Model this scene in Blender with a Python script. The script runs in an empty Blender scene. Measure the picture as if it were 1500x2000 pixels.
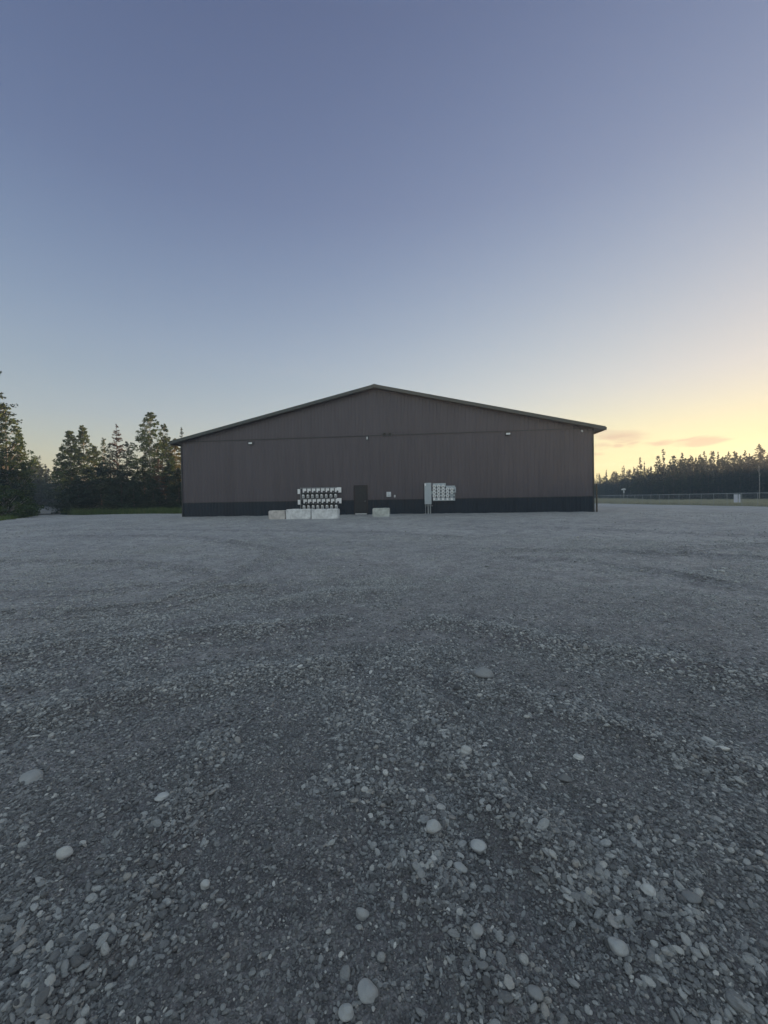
import bpy, bmesh, math, random
import numpy as np
from mathutils import Vector, Matrix

# ------------------------------------------------------------------ scene, camera, sky, sun, exposure
scene = bpy.context.scene
col = scene.collection
scene.render.engine = 'CYCLES'
scene.cycles.use_denoising = True
scene.cycles.max_bounces = 6
scene.cycles.volume_bounces = 0
scene.cycles.transparent_max_bounces = 12
scene.cycles.volume_step_rate = 4.0
scene.view_settings.view_transform = 'Standard'
scene.view_settings.look = 'None'
scene.view_settings.gamma = 1.0
scene.view_settings.exposure = 1.92

EYE = 1.4
F = 760.0                     # focal length in pixels of the 1500 x 2000 photograph
PITCH = math.radians(0.6)     # looking down
ROLL = math.radians(0.96)
HOR = 975.0
cd = bpy.data.cameras.new('camera'); cam = bpy.data.objects.new('camera', cd); col.objects.link(cam)
cd.sensor_fit = 'VERTICAL'; cd.sensor_height = 36.0; cd.lens = F / 2000 * 36.0
cd.clip_start = 0.05; cd.clip_end = 20000
cam.location = (0, 0, EYE)
CAMROT = Matrix.Rotation(math.pi / 2 - PITCH, 3, 'X') @ Matrix.Rotation(-ROLL, 3, 'Z')
cam.rotation_euler = CAMROT.to_euler()
CY = HOR + F * math.tan(PITCH)          # row of the optical axis
cd.shift_y = (CY - 1000.0) / 2000.0
scene.camera = cam

SUN_AZ = math.radians(52.0)   # clockwise from +Y (to the right of the view)
SUN_EL = math.radians(2.9)
sundir = Vector((math.sin(SUN_AZ) * math.cos(SUN_EL), math.cos(SUN_AZ) * math.cos(SUN_EL), math.sin(SUN_EL)))
world = bpy.data.worlds.new('World'); scene.world = world; world.use_nodes = True
def build_world():
    nt = world.node_tree; N = nt.nodes; L = nt.links; N.clear()
    out = N.new('ShaderNodeOutputWorld'); bg = N.new('ShaderNodeBackground'); bg.inputs[1].default_value = 0.085
    sky = N.new('ShaderNodeTexSky'); sky.sky_type = 'NISHITA'; sky.sun_disc = False
    sky.sun_elevation = SUN_EL; sky.sun_rotation = SUN_AZ
    sky.altitude = 30; sky.air_density = 1.0; sky.dust_density = 0.25; sky.ozone_density = 2.0
    tc = N.new('ShaderNodeTexCoord'); sep = N.new('ShaderNodeSeparateXYZ'); L.new(tc.outputs['Generated'], sep.inputs[0])
    def M(op, a, b=None, c=None):
        n = N.new('ShaderNodeMath'); n.operation = op
        for k, v in enumerate((a, b, c)):
            if v is None: continue
            if isinstance(v, (int, float)): n.inputs[k].default_value = v
            else: L.new(v, n.inputs[k])
        return n.outputs[0]
    # thin sunset clouds low in the sky: streaks in azimuth / elevation, broken up with noise
    az = M('ARCTAN2', sep.outputs[0], sep.outputs[1]); el = M('ARCSINE', sep.outputs[2])
    comb = N.new('ShaderNodeCombineXYZ'); L.new(M('MULTIPLY', az, 14.0), comb.inputs[0]); L.new(M('MULTIPLY', el, 60.0), comb.inputs[1])
    nz = N.new('ShaderNodeTexNoise'); nz.inputs['Scale'].default_value = 1.5; nz.inputs['Detail'].default_value = 5; L.new(comb.outputs[0], nz.inputs['Vector'])
    wob = M('MULTIPLY', M('SUBTRACT', nz.outputs[0], 0.5), 0.022)
    mask = None
    for (a0, e0, ra, re, tilt, s) in CLOUDS:
        da = M('SUBTRACT', az, a0)
        de = M('ADD', M('SUBTRACT', M('SUBTRACT', el, e0), M('MULTIPLY', da, tilt)), wob)
        q = M('ADD', M('POWER', M('ABSOLUTE', M('DIVIDE', da, ra)), 2.0), M('POWER', M('ABSOLUTE', M('DIVIDE', de, re)), 2.0))
        m = M('MULTIPLY', M('MAXIMUM', M('SUBTRACT', 1.0, q), 0.0), s)
        mask = m if mask is None else M('MAXIMUM', mask, m)
    cl = N.new('ShaderNodeMath'); cl.operation = 'MULTIPLY'; cl.use_clamp = True
    L.new(mask, cl.inputs[0]); L.new(M('ADD', M('MULTIPLY', nz.outputs[0], 2.6), -0.05), cl.inputs[1])
    # the sky's own range, soft-clipped towards the sun, and tinted by elevation and by nearness to the sun
    def MX(mode, a_, b_, f=1.0):
        n = N.new('ShaderNodeMix'); n.data_type = 'RGBA'; n.blend_type = mode
        if isinstance(f, float): n.inputs[0].default_value = f
        else: L.new(f, n.inputs[0])
        for k, v in ((6, a_), (7, b_)):
            if isinstance(v, tuple): n.inputs[k].default_value = (*v, 1)
            else: L.new(v, n.inputs[k])
        return n.outputs[2]
    def RAMP(src, stops):
        r = N.new('ShaderNodeValToRGB'); e = r.color_ramp.elements
        while len(e) < len(stops): e.new(.5)
        for q, (t, c) in zip(e, stops): q.position = t; q.color = (*c, 1)
        L.new(src, r.inputs[0]); return r.outputs[0]
    gam = N.new('ShaderNodeGamma'); gam.inputs[1].default_value = SKY_GAMMA; L.new(sky.outputs[0], gam.inputs[0])
    vm = N.new('ShaderNodeVectorMath'); vm.operation = 'DOT_PRODUCT'; L.new(tc.outputs['Generated'], vm.inputs[0]); vm.inputs[1].default_value = tuple(sundir)
    elev = M('DIVIDE', el, math.pi / 2)
    tint = RAMP(elev, SKY_ELEV)
    shaped = MX('MULTIPLY', MX('MULTIPLY', gam.outputs[0], (SKY_K, SKY_K, SKY_K * 1.28)), tint)
    # added fill light: sky above the frame brightened to lift the shaded ground
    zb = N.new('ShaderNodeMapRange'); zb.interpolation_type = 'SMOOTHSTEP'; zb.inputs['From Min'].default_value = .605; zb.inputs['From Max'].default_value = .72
    zb.inputs['To Min'].default_value = 1.0; zb.inputs['To Max'].default_value = ZENITH_FILL; L.new(elev, zb.inputs[0])
    # unseen sky behind the camera, boosted as extra light for the front wall
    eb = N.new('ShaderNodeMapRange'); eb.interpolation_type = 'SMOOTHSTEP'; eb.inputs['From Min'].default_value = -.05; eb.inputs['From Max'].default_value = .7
    eb.inputs['To Min'].default_value = 1.0; eb.inputs['To Max'].default_value = BACK_FILL; L.new(M('MULTIPLY', sep.outputs[1], -1.0), eb.inputs[0])
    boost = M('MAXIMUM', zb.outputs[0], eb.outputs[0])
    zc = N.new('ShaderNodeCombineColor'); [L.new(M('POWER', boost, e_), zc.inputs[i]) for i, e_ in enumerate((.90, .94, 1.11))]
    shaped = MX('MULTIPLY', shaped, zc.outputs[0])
    # keep the glow from running to white: c / (1 + c / limit)
    sp = N.new('ShaderNodeSeparateColor'); L.new(shaped, sp.inputs[0]); cb = N.new('ShaderNodeCombineColor')
    for i, lim in enumerate(SKY_LIMIT): L.new(M('DIVIDE', sp.outputs[i], M('ADD', 1.0, M('DIVIDE', sp.outputs[i], lim))), cb.inputs[i])
    def SS(v, a_, b_, lo, hi):
        n = N.new('ShaderNodeMapRange'); n.interpolation_type = 'SMOOTHSTEP'
        for k, q in zip(('From Min', 'From Max', 'To Min', 'To Max'), (a_, b_, lo, hi)): n.inputs[k].default_value = q
        L.new(v, n.inputs[0]); return n.outputs[0]
    gold = M('MULTIPLY', SS(vm.outputs['Value'], .70, .95, 0.0, 1.0), SS(elev, .03, .17, 1.0, 0.0))
    goldc = MX('MIX', (1.0, 1.0, 1.0), (1.05, 1.03, .58), gold)
    cbg = MX('MULTIPLY', cb.outputs[0], goldc)
    # thin cloud: greyer and dimmer than the glow behind it
    res = MX('MULTIPLY', cbg, (0.74, 0.56, 0.66), cl.outputs[0])
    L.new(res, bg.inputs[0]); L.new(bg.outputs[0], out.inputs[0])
ZENITH_FILL = 20.0; BACK_FILL = 4.6; SKY_GAMMA = 0.9; SKY_K = 2.7
SKY_ELEV = [(0.0, (1, .97, .52)), (.05, (.99, .97, .66)), (.12, (.85, .84, .96)), (.22, (.73, .71, .89)), (.40, (.50, .455, .59)), (.57, (.395, .355, .455)), (.66, (.64, .68, .80)), (1.0, (.70, .74, .84))]
SKY_LIMIT = (3.5, 3.2, 2.6)


sd = bpy.data.lights.new('sun', 'SUN'); sd.energy = 4.5; sd.angle = math.radians(0.6); sd.color = (1.0, 0.62, 0.34)
sun = bpy.data.objects.new('sun', sd); col.objects.link(sun)
sundir = Vector((math.sin(SUN_AZ) * math.cos(SUN_EL), math.cos(SUN_AZ) * math.cos(SUN_EL), math.sin(SUN_EL)))
sun.rotation_euler = sundir.to_track_quat('Z', 'Y').to_euler()

# ------------------------------------------------------------------ pixel <-> place
def ray(px, py):
    v = Vector(((px - 750) / F, -(py - CY) / F, -1.0))
    return CAMROT @ v
def at(px, py, depth):
    r = ray(px, py); t = depth / r.y
    return Vector((0, 0, EYE)) + r * t
def azel(px, py):
    r = ray(px, py).normalized(); return math.atan2(r.x, r.y), math.asin(r.z)

CLOUDS = []
for (px, py, w, h, tilt, s) in [(1214, 852, 52, 9, -.06, .75), (1180, 846, 40, 7, -.05, .5), (1236, 866, 14, 6, .1, .8), (1208, 869, 12, 5, .0, .8), (1176, 871, 20, 5, .05, .7),
                          (1290, 865, 34, 4.5, -.02, .8), (1372, 863, 54, 8, .03, 1.1), (1345, 858, 36, 3.5, .10, .9), (1392, 859, 34, 4.5, -.06, .9), (1166, 886, 14, 3, 0, .6)]:
    a, e = azel(px, py); a2, e2 = azel(px + w * 1.25, py); a3, e3 = azel(px, py - h * 1.3)
    CLOUDS.append((a, e, a2 - a, e3 - e, tilt, s))
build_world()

# ------------------------------------------------------------------ numpy noise and terrain
def _hash(ix, iy, seed):
    h = (ix * 374761393 + iy * 668265263 + seed * 1442695041) & 0xFFFFFFFF
    h = ((h ^ (h >> 13)) * 1274126177) & 0xFFFFFFFF
    return ((h ^ (h >> 16)) & 0xFFFFFF) / float(0xFFFFFF)
def vnoise(x, y, seed=0):
    x = np.asarray(x, float); y = np.asarray(y, float)
    ix = np.floor(x).astype(np.int64); iy = np.floor(y).astype(np.int64)
    fx = x - ix; fy = y - iy; fx = fx * fx * (3 - 2 * fx); fy = fy * fy * (3 - 2 * fy)
    a = _hash(ix, iy, seed); b = _hash(ix + 1, iy, seed); c = _hash(ix, iy + 1, seed); d = _hash(ix + 1, iy + 1, seed)
    return (a * (1 - fx) + b * fx) * (1 - fy) + (c * (1 - fx) + d * fx) * fy
def fbm(x, y, seed=0, oct=4):
    s = 0; a = 0.5; t = 0
    for o in range(oct):
        s = s + a * vnoise(x * 2 ** o, y * 2 ** o, seed + o * 17); t += a; a *= 0.5
    return s / t
def sstep(a, b, x):
    t = np.clip((x - a) / (b - a), 0, 1); return t * t * (3 - 2 * t)

def gbase(x, y):
    x = np.asarray(x, float); y = np.asarray(y, float)
    z = 0.2 * sstep(12, 27, y) * (1 - sstep(22, 36, x))
    z = z - 0.42 * sstep(20, 46, x) * sstep(-60, 30, y + 40)
    z = z + 0.55 * sstep(50, 115, y) * (1 - sstep(-20, 10, x))
    z = z + 0.35 * sstep(110, 200, np.hypot(x, y)) 
    return z
def flat(px, py):
    """photo pixel -> x, y on the smooth ground"""
    r = ray(px, py); z = 0.0
    for _ in range(30):
        t = (z - EYE) / r.z if r.z < -1e-4 else 400.0
        t = min(t, 400.0); z = float(gbase(r.x * t, r.y * t))
    return (r.x * t, r.y * t)

# ridges of loose stones thrown up by wheels: polylines in photo pixels, half width m, height m, stone density
def poly(*pts): return [flat(px, py) for (px, py) in pts]
RIDGES = [
    (poly((-60, 1300), (150, 1262), (300, 1250), (430, 1232), (560, 1224), (640, 1215)), .16, .030, 1.0),
    (poly((860, 1216), (1000, 1238), (1160, 1270), (1330, 1300), (1560, 1345)), .17, .030, 1.0),
    (poly((-60, 1415), (90, 1385), (230, 1362), (380, 1330), (520, 1310), (640, 1300)), .15, .030, 1.0),
    (poly((800, 1270), (790, 1330), (850, 1400), (900, 1480), (960, 1570), (1050, 1660)), .11, .022, 1.0),
    (poly((430, 1440), (400, 1520), (330, 1600), (280, 1690), (190, 1800), (60, 1960)), .09, .022, .9),
    (poly((840, 1590), (800, 1680), (900, 1800), (960, 1900)), .10, .018, .8),
    (poly((900, 1330), (1060, 1380), (1230, 1430), (1400, 1475), (1600, 1540)), .13, .024, .9),
    (poly((1010, 1600), (1130, 1700), (1280, 1800), (1450, 1900), (1600, 2000)), .11, .018, .7),
    (poly((620, 1290), (690, 1370), (720, 1450), (760, 1540)), .12, .012, .5),
    (poly((560, 1175), (600, 1168), (650, 1160), (720, 1158)), .18, .025, .6),
]
# smooth wheel tracks further out: circles / arcs in photo pixels
TRACKS = [
    (poly((-100, 1100), (100, 1098), (230, 1100), (340, 1110), (400, 1122)), .16, .03),
    (poly((-100, 1056), (120, 1048), (260, 1046), (380, 1050), (450, 1062)), .2, .03),
    (poly((380, 1160), (480, 1120), (540, 1090), (530, 1075), (440, 1060)), .2, .025),
    (poly((-80, 1208), (150, 1200), (300, 1186), (400, 1164), (500, 1150)), .14, .025),
    (poly((-80, 1165), (100, 1160), (220, 1155), (330, 1142), (400, 1128)), .14, .015),
    (poly((1600, 1100), (1450, 1090), (1330, 1084), (1180, 1078), (1000, 1076)), .18, .03),
    (poly((1600, 1165), (1430, 1145), (1290, 1118), (1150, 1098), (980, 1090)), .16, .03),
    (poly((1600, 1062), (1400, 1070), (1240, 1085)), .18, .025),
    (poly((1600, 1048), (1400, 1046), (1200, 1036), (1050, 1030)), .22, .025),
    (poly((100, 1036), (300, 1034), (500, 1037), (760, 1040), (900, 1050)), .22, .02),
]
def dist_poly(x, y, pts):
    d = np.full(x.shape, 1e9)
    for (ax, ay), (bx, by) in zip(pts[:-1], pts[1:]):
        vx, vy = bx - ax, by - ay; L2 = vx * vx + vy * vy + 1e-9
        t = np.clip(((x - ax) * vx + (y - ay) * vy) / L2, 0, 1)
        d = np.minimum(d, np.hypot(x - ax - t * vx, y - ay - t * vy))
    return d
def ridge_fields(x, y):
    """height added, stone density 0..1"""
    h = np.zeros(x.shape); dens = np.zeros(x.shape)
    wx = x + 0.10 * (fbm(x * 2.3, y * 2.3, 5) - .5) * 2; wy = y + 0.10 * (fbm(x * 2.3 + 9, y * 2.3, 6) - .5) * 2
    for pts, w, hh, dn in RIDGES:
        k = max(1.0, np.hypot(*pts[len(pts) // 2]) / 3.0) ** .5
        d = dist_poly(wx, wy, pts) / (w * k)
        amp = 0.45 + 0.9 * fbm(x * 3.1, y * 3.1, 8)
        h += 1.35 * hh * k * amp * np.exp(-d * d) - hh * .9 * amp * np.exp(-((d - 2.0) / .8) ** 2)
        dens = np.maximum(dens, dn * np.exp(-(d * .6) ** 2))
    for pts, w, hh in TRACKS:
        d = dist_poly(wx, wy, pts) / w
        amp = 0.5 + 0.8 * fbm(x * .9, y * .9, 18)
        h += -1.9 * hh * amp * np.exp(-d * d) + hh * 1.5 * amp * np.exp(-((d - 1.6) / .6) ** 2)
        dens = np.maximum(dens, .5 * np.exp(-((d - .9) / .9) ** 2))
    return h, dens
def ground(x, y, detail=True):
    x = np.asarray(x, float); y = np.asarray(y, float)
    z = gbase(x, y)
    if detail:
        near = 1 - sstep(30, 60, np.hypot(x, y))
        h, _ = ridge_fields(x, y)
        z = z + near * (h + 0.05 * (fbm(x * .45, y * .45, 2) - .5) + 0.022 * (fbm(x * 2.1, y * 2.1, 3) - .5) + 0.010 * (fbm(x * 9, y * 9, 4, 3) - .5))
        wd = dist_poly(x, y, [(-17.0, 31.95), (15.9, 28.55)])   # stones and fines heaped against the wall
        z = z + (.015 + .13 * fbm(x * 1.6, y * 1.6, 61) * fbm(x * .5, y * .5, 62)) * np.exp(-(wd / .45) ** 2)
        z = z + (1 - near) * 0.12 * (fbm(x * .15, y * .15, 7) - .5) * (1 - near)
    return z
def gz(x, y): return float(ground(np.array([x]), np.array([y]))[0])

# grassy / forest floor mask (1 = soil and grass instead of gravel)
LV = [flat(*p) for p in ((-160, 1052), (0, 1018), (40, 1012), (72, 1008))]
def gauss(x, m, s): return np.exp(-((x - m) / s) ** 2)
# left verge polygons in ground metres
def inpoly(x, y, P):
    r = np.zeros(x.shape, bool); n = len(P)
    for i in range(n):
        x1, y1 = P[i]; x2, y2 = P[(i + 1) % n]
        c = ((y1 > y) != (y2 > y)) & (x < (x2 - x1) * (y - y1) / ((y2 - y1) + 1e-12) + x1)
        r ^= c
    return r
VERGE_A = [flat(-400, 1060), flat(-160, 1034), flat(0, 1017.5), flat(40, 1011.5), flat(74, 1007), flat(70, 1003), (-70, 75), (-100, 112), (-400, 300), (-400, 0)]
VERGE_B = [flat(120, 1004.5), flat(150, 1005.5), flat(250, 1004), flat(357, 1003), (-10, 46), (-6, 120), (-40, 300), (-100, 300), (-88, 112), (-62, 75), flat(126, 998)]
def grass_mask(x, y):
    wx = x + 1.6 * (fbm(x * .5, y * .5, 31) - .5); wy = y + 1.6 * (fbm(x * .5, y * .5, 32) - .5)
    m = inpoly(wx, wy, VERGE_A) | inpoly(wx, wy, VERGE_B)
    m |= (wx > 49.6)
    m |= (wy > 112)
    m |= (wy < -40) | (wx < -75)
    return m.astype(float)

# ------------------------------------------------------------------ helpers
def tag(o, label=None, cat=None, group=None, kind=None):
    if label: o['label'] = label
    if cat: o['category'] = cat
    if group: o['group'] = group
    if kind: o['kind'] = kind
    return o
def empty(name, loc, rz=0.0):
    o = bpy.data.objects.new(name, None); col.objects.link(o); o.location = loc; o.rotation_euler = (0, 0, rz)
    o.empty_display_size = 0.3; return o
def mesh_obj(name, v, f, mat, parent=None, smooth=False, sizes=None):
    """v (n,3) array, f list of tuples or (m,k) array"""
    me = bpy.data.meshes.new(name)
    if isinstance(f, np.ndarray):
        v = np.asarray(v, np.float32); m, k = f.shape
        me.vertices.add(len(v)); me.vertices.foreach_set('co', v.ravel())
        me.loops.add(m * k); me.loops.foreach_set('vertex_index', f.astype(np.int32).ravel())
        me.polygons.add(m); me.polygons.foreach_set('loop_start', np.arange(0, m * k, k, dtype=np.int32))
        me.update(calc_edges=True)
    else:
        me.from_pydata([tuple(p) for p in v], [], f); me.update()
    if smooth: me.polygons.foreach_set('use_smooth', [True] * len(me.polygons))
    for mm in (mat if isinstance(mat, (list, tuple)) else [mat]): me.materials.append(mm)
    o = bpy.data.objects.new(name, me); col.objects.link(o)
    if parent: o.parent = parent
    return o
class MB:
    def __init__(s): s.v = []; s.f = []
    def box(s, x0, y0, z0, x1, y1, z1):
        b = len(s.v)
        s.v += [(x0, y0, z0), (x1, y0, z0), (x1, y1, z0), (x0, y1, z0), (x0, y0, z1), (x1, y0, z1), (x1, y1, z1), (x0, y1, z1)]
        s.f += [tuple(b + i for i in q) for q in ((0, 3, 2, 1), (4, 5, 6, 7), (0, 1, 5, 4), (1, 2, 6, 5), (2, 3, 7, 6), (3, 0, 4, 7))]
        return s
    def bbox(s, x0, y0, z0, x1, y1, z1, c=.01):
        """box with chamfered edges"""
        bm = bmesh.new(); bmesh.ops.create_cube(bm, size=1)
        bmesh.ops.scale(bm, vec=(x1 - x0, y1 - y0, z1 - z0), verts=bm.verts)
        bmesh.ops.bevel(bm, geom=bm.edges[:], offset=c, segments=1, affect='EDGES')
        bmesh.ops.translate(bm, vec=((x0 + x1) / 2, (y0 + y1) / 2, (z0 + z1) / 2), verts=bm.verts)
        s.addbm(bm); return s
    def addbm(s, bm):
        b = len(s.v); bm.verts.ensure_lookup_table()
        s.v += [tuple(q.co) for q in bm.verts]; s.f += [tuple(b + q.index for q in fc.verts) for fc in bm.faces]; bm.free()
    def prism(s, prof, y0, y1):
        """profile of (x, z) points, counter-clockwise seen from -y, extruded from y0 to y1"""
        b = len(s.v); n = len(prof)
        s.v += [(x, y0, z) for x, z in prof] + [(x, y1, z) for x, z in prof]
        s.f += [tuple(b + i for i in range(n)), tuple(b + n + i for i in reversed(range(n)))]
        s.f += [(b + i, b + n + i, b + n + (i + 1) % n, b + (i + 1) % n) for i in range(n)]
        return s
    def tube(s, pts, r, n=8):
        pts = [Vector(p) for p in pts]; rs = r if isinstance(r, (list, tuple)) else [r] * len(pts); b = len(s.v)
        for i, p in enumerate(pts):
            d = (pts[min(i + 1, len(pts) - 1)] - pts[max(i - 1, 0)]).normalized()
            a = d.orthogonal().normalized() if abs(d.z) < .9 else Vector((1, 0, 0)).cross(d).normalized(); c = d.cross(a)
            for k in range(n):
                t = 2 * math.pi * k / n; s.v.append(tuple(p + (a * math.cos(t) + c * math.sin(t)) * rs[i]))
        for i in range(len(pts) - 1):
            for k in range(n):
                q = b + i * n; s.f.append((q + k, q + (k + 1) % n, q + n + (k + 1) % n, q + n + k))
        s.f.append(tuple(b + k for k in reversed(range(n)))); s.f.append(tuple(b + (len(pts) - 1) * n + k for k in range(n)))
        return s
    def build(s, name, mat, parent=None, smooth=False): return mesh_obj(name, s.v, s.f, mat, parent, smooth)

MATS = {}
def mat(name, c, rough=.7, metal=0.0, var=.15, scale=6.0, bump=0.0, bscale=40.0, spec=.5, c2=None):
    if name in MATS: return MATS[name]
    m = bpy.data.materials.new(name); m.use_nodes = True; nt = m.node_tree; N = nt.nodes; L = nt.links
    p = N['Principled BSDF']; p.inputs['Roughness'].default_value = rough; p.inputs['Metallic'].default_value = metal
    p.inputs['Specular IOR Level'].default_value = spec
    tc = N.new('ShaderNodeTexCoord'); nz = N.new('ShaderNodeTexNoise'); nz.inputs['Scale'].default_value = scale; nz.inputs['Detail'].default_value = 6
    L.new(tc.outputs['Object'], nz.inputs['Vector'])
    r = N.new('ShaderNodeValToRGB'); r.color_ramp.elements[0].position = .3; r.color_ramp.elements[1].position = .7
    a = [max(0, q * (1 - var)) for q in c]; b = [min(1, q * (1 + var)) for q in (c2 or c)]
    r.color_ramp.elements[0].color = (*a, 1); r.color_ramp.elements[1].color = (*b, 1)
    L.new(nz.outputs[0], r.inputs[0]); L.new(r.outputs[0], p.inputs['Base Color'])
    if bump:
        n2 = N.new('ShaderNodeTexNoise'); n2.inputs['Scale'].default_value = bscale; n2.inputs['Detail'].default_value = 5; L.new(tc.outputs['Object'], n2.inputs['Vector'])
        bp = N.new('ShaderNodeBump'); bp.inputs['Distance'].default_value = bump; L.new(n2.outputs[0], bp.inputs['Height']); L.new(bp.outputs[0], p.inputs['Normal'])
    MATS[name] = m; return m

# ------------------------------------------------------------------ ground sheet
def ground_material():
    m = bpy.data.materials.new('gravel_ground'); m.use_nodes = True; nt = m.node_tree; N = nt.nodes; L = nt.links
    p = N['Principled BSDF']; tc = N.new('ShaderNodeTexCoord'); co = tc.outputs['Object']
    def noise(s, d=6, r=.55):
        n = N.new('ShaderNodeTexNoise'); n.inputs['Scale'].default_value = s; n.inputs['Detail'].default_value = d; n.inputs['Roughness'].default_value = r
        L.new(co, n.inputs['Vector']); return n.outputs[0]
    def vor(s, rnd=1.0):
        n = N.new('ShaderNodeTexVoronoi'); n.inputs['Scale'].default_value = s; n.inputs['Randomness'].default_value = rnd; L.new(co, n.inputs['Vector']); return n
    def ramp(src, stops):
        r = N.new('ShaderNodeValToRGB'); e = r.color_ramp.elements
        while len(e) < len(stops): e.new(.5)
        for q, (t, c) in zip(e, stops): q.position = t; q.color = (*c, 1) if len(c) == 3 else c
        L.new(src, r.inputs[0]); return r.outputs[0]
    def mix(f, a, b, mode='MIX'):
        x = N.new('ShaderNodeMix'); x.data_type = 'RGBA'; x.blend_type = mode
        if isinstance(f, float): x.inputs[0].default_value = f
        else: L.new(f, x.inputs[0])
        for k, v in ((6, a), (7, b)):
            if isinstance(v, tuple): x.inputs[k].default_value = (*v, 1)
            else: L.new(v, x.inputs[k])
        return x.outputs[2]
    def math_(op, a, b):
        n = N.new('ShaderNodeMath'); n.operation = op
        for k, v in enumerate((a, b)):
            if isinstance(v, float): n.inputs[k].default_value = v
            else: L.new(v, n.inputs[k])
        return n.outputs[0]
    v1 = vor(170.0); v2 = vor(75.0); v3 = vor(30.0)
    def chan(v):
        s = N.new('ShaderNodeSeparateColor'); L.new(v.outputs['Color'], s.inputs[0]); return s.outputs[0]
    g1 = ramp(chan(v1), [(0, (.07, .07, .072)), (.5, (.20, .207, .208)), (.86, (.33, .335, .335)), (1, (.7, .7, .68))])
    g2 = ramp(chan(v2), [(0, (.08, .08, .083)), (.6, (.22, .226, .228)), (.92, (.37, .375, .375)), (1, (.75, .75, .73))])
    g3 = ramp(chan(v3), [(0, (.12, .12, .125)), (.7, (.20, .205, .208)), (1, (.42, .42, .41))])
    c = mix(.45, g1, g2); c = mix(.25, c, g3)
    # fines: paler compacted dust, darker damp soil
    dust = ramp(noise(.35, 7, .6), [(.40, (0, 0, 0)), (.62, (1, 1, 1))])
    c = mix(math_('MULTIPLY', dust, .50), c, (.31, .312, .31))
    at_ = N.new('ShaderNodeAttribute'); at_.attribute_name = 'stony'
    damp = ramp(noise(1.9, 6, .65), [(.46, (0, 0, 0)), (.66, (1, 1, 1))])
    c = mix(math_('MULTIPLY', damp, .5), c, (.10, .094, .098))
    st_ = N.new('ShaderNodeAttribute'); st_.attribute_name = 'stony'
    c = mix(math_('MULTIPLY', st_.outputs['Fac'], .55), c, (.085, .078, .088))
    grain = ramp(noise(14.0, 4, .7), [(.34, (.70, .70, .71)), (.5, (.98, .98, .98)), (.66, (1.3, 1.3, 1.28))])
    c = mix(1.0, c, grain, 'MULTIPLY')
    streak = ramp(noise(3.2, 6, .7), [(.36, (.82, .82, .84)), (.62, (1.12, 1.12, 1.1))])
    c = mix(1.0, c, streak, 'MULTIPLY')
    patch = ramp(noise(.09, 5, .6), [(.3, (.86, .87, .88)), (.7, (1.12, 1.12, 1.10))])
    c = mix(1.0, c, patch, 'MULTIPLY')
    c = mix(1.0, c, (.68, .65, .68), 'MULTIPLY')
    far = N.new('ShaderNodeAttribute'); far.attribute_name = 'far_brighten'
    c = mix(far.outputs['Fac'], c, mix(1.0, c, (2.1, 2.15, 2.12), 'MULTIPLY'))  # ground colour brightened with distance, in place of light at grazing view
    # grass and soil off the lot
    ga = N.new('ShaderNodeAttribute'); ga.attribute_name = 'grassy'
    soil = ramp(noise(2.5, 7, .65), [(.3, (.035, .038, .02)), (.5, (.06, .068, .03)), (.7, (.10, .095, .05))])
    tan = ramp(noise(1.2, 7, .65), [(.3, (.22, .21, .13)), (.5, (.33, .31, .21)), (.7, (.42, .39, .27))])
    ta = N.new('ShaderNodeAttribute'); ta.attribute_name = 'dry'
    veg = mix(ta.outputs['Fac'], soil, tan)
    gm = ramp(math_('ADD', ga.outputs['Fac'], math_('MULTIPLY', math_('SUBTRACT', noise(3.0), .5), .5)), [(.42, (0, 0, 0)), (.58, (1, 1, 1))])
    c = mix(gm, c, veg)
    L.new(c, p.inputs['Base Color'])
    p.inputs['Roughness'].default_value = .78; p.inputs['Specular IOR Level'].default_value = .45
    def inv(v, k): 
        return math_('MULTIPLY', math_('SUBTRACT', 1.0, v.outputs['Distance']), k)
    hgt = math_('ADD', math_('ADD', inv(v1, .004), inv(v2, .008)), math_('ADD', math_('MULTIPLY', noise(26.0, 8, .7), .02), math_('MULTIPLY', noise(6.0, 6, .7), .05)))
    b = N.new('ShaderNodeBump'); b.inputs['Distance'].default_value = 1.0; b.inputs['Strength'].default_value = .85
    L.new(hgt, b.inputs['Height']); L.new(b.outputs[0], p.inputs['Normal'])
    return m
def build_ground():
    nr, na = 600, 800
    rr = 0.3 * (5000 / 0.3) ** (np.arange(nr) / (nr - 1.0)); aa = np.arange(na) * 2 * math.pi / na
    R, A = np.meshgrid(rr, aa, indexing='ij'); x = (R * np.sin(A)).ravel(); y = (R * np.cos(A)).ravel()
    x = np.append(x, 0.0); y = np.append(y, 0.0)
    z = ground(x, y); v = np.stack([x, y, z], 1)
    i = np.arange(nr - 1)[:, None] * na; j = np.arange(na)[None, :]; j2 = (j + 1) % na
    f = np.stack([i + j, i + na + j, i + na + j2, i + j2], -1).reshape(-1, 4)[:, ::-1]
    c = len(x) - 1
    tri = [(c, k, (k + 1) % na) for k in range(na)]
    o = mesh_obj('ground', v, f, ground_material(), smooth=True)
    _, dens = ridge_fields(x, y)
    for nm, val in (('grassy', grass_mask(x, y)), ('stony', dens), ('dry', (x > 30).astype(float)), ('far_brighten', np.clip(np.log(np.hypot(x, y) / 1.5 + 1e-6) / math.log(18 / 1.5), 0, 1))):
        a = o.data.attributes.new(nm, 'FLOAT', 'POINT'); a.data.foreach_set('value', val.astype(np.float32))
    tag(o, kind='structure'); return o
build_ground()

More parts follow.
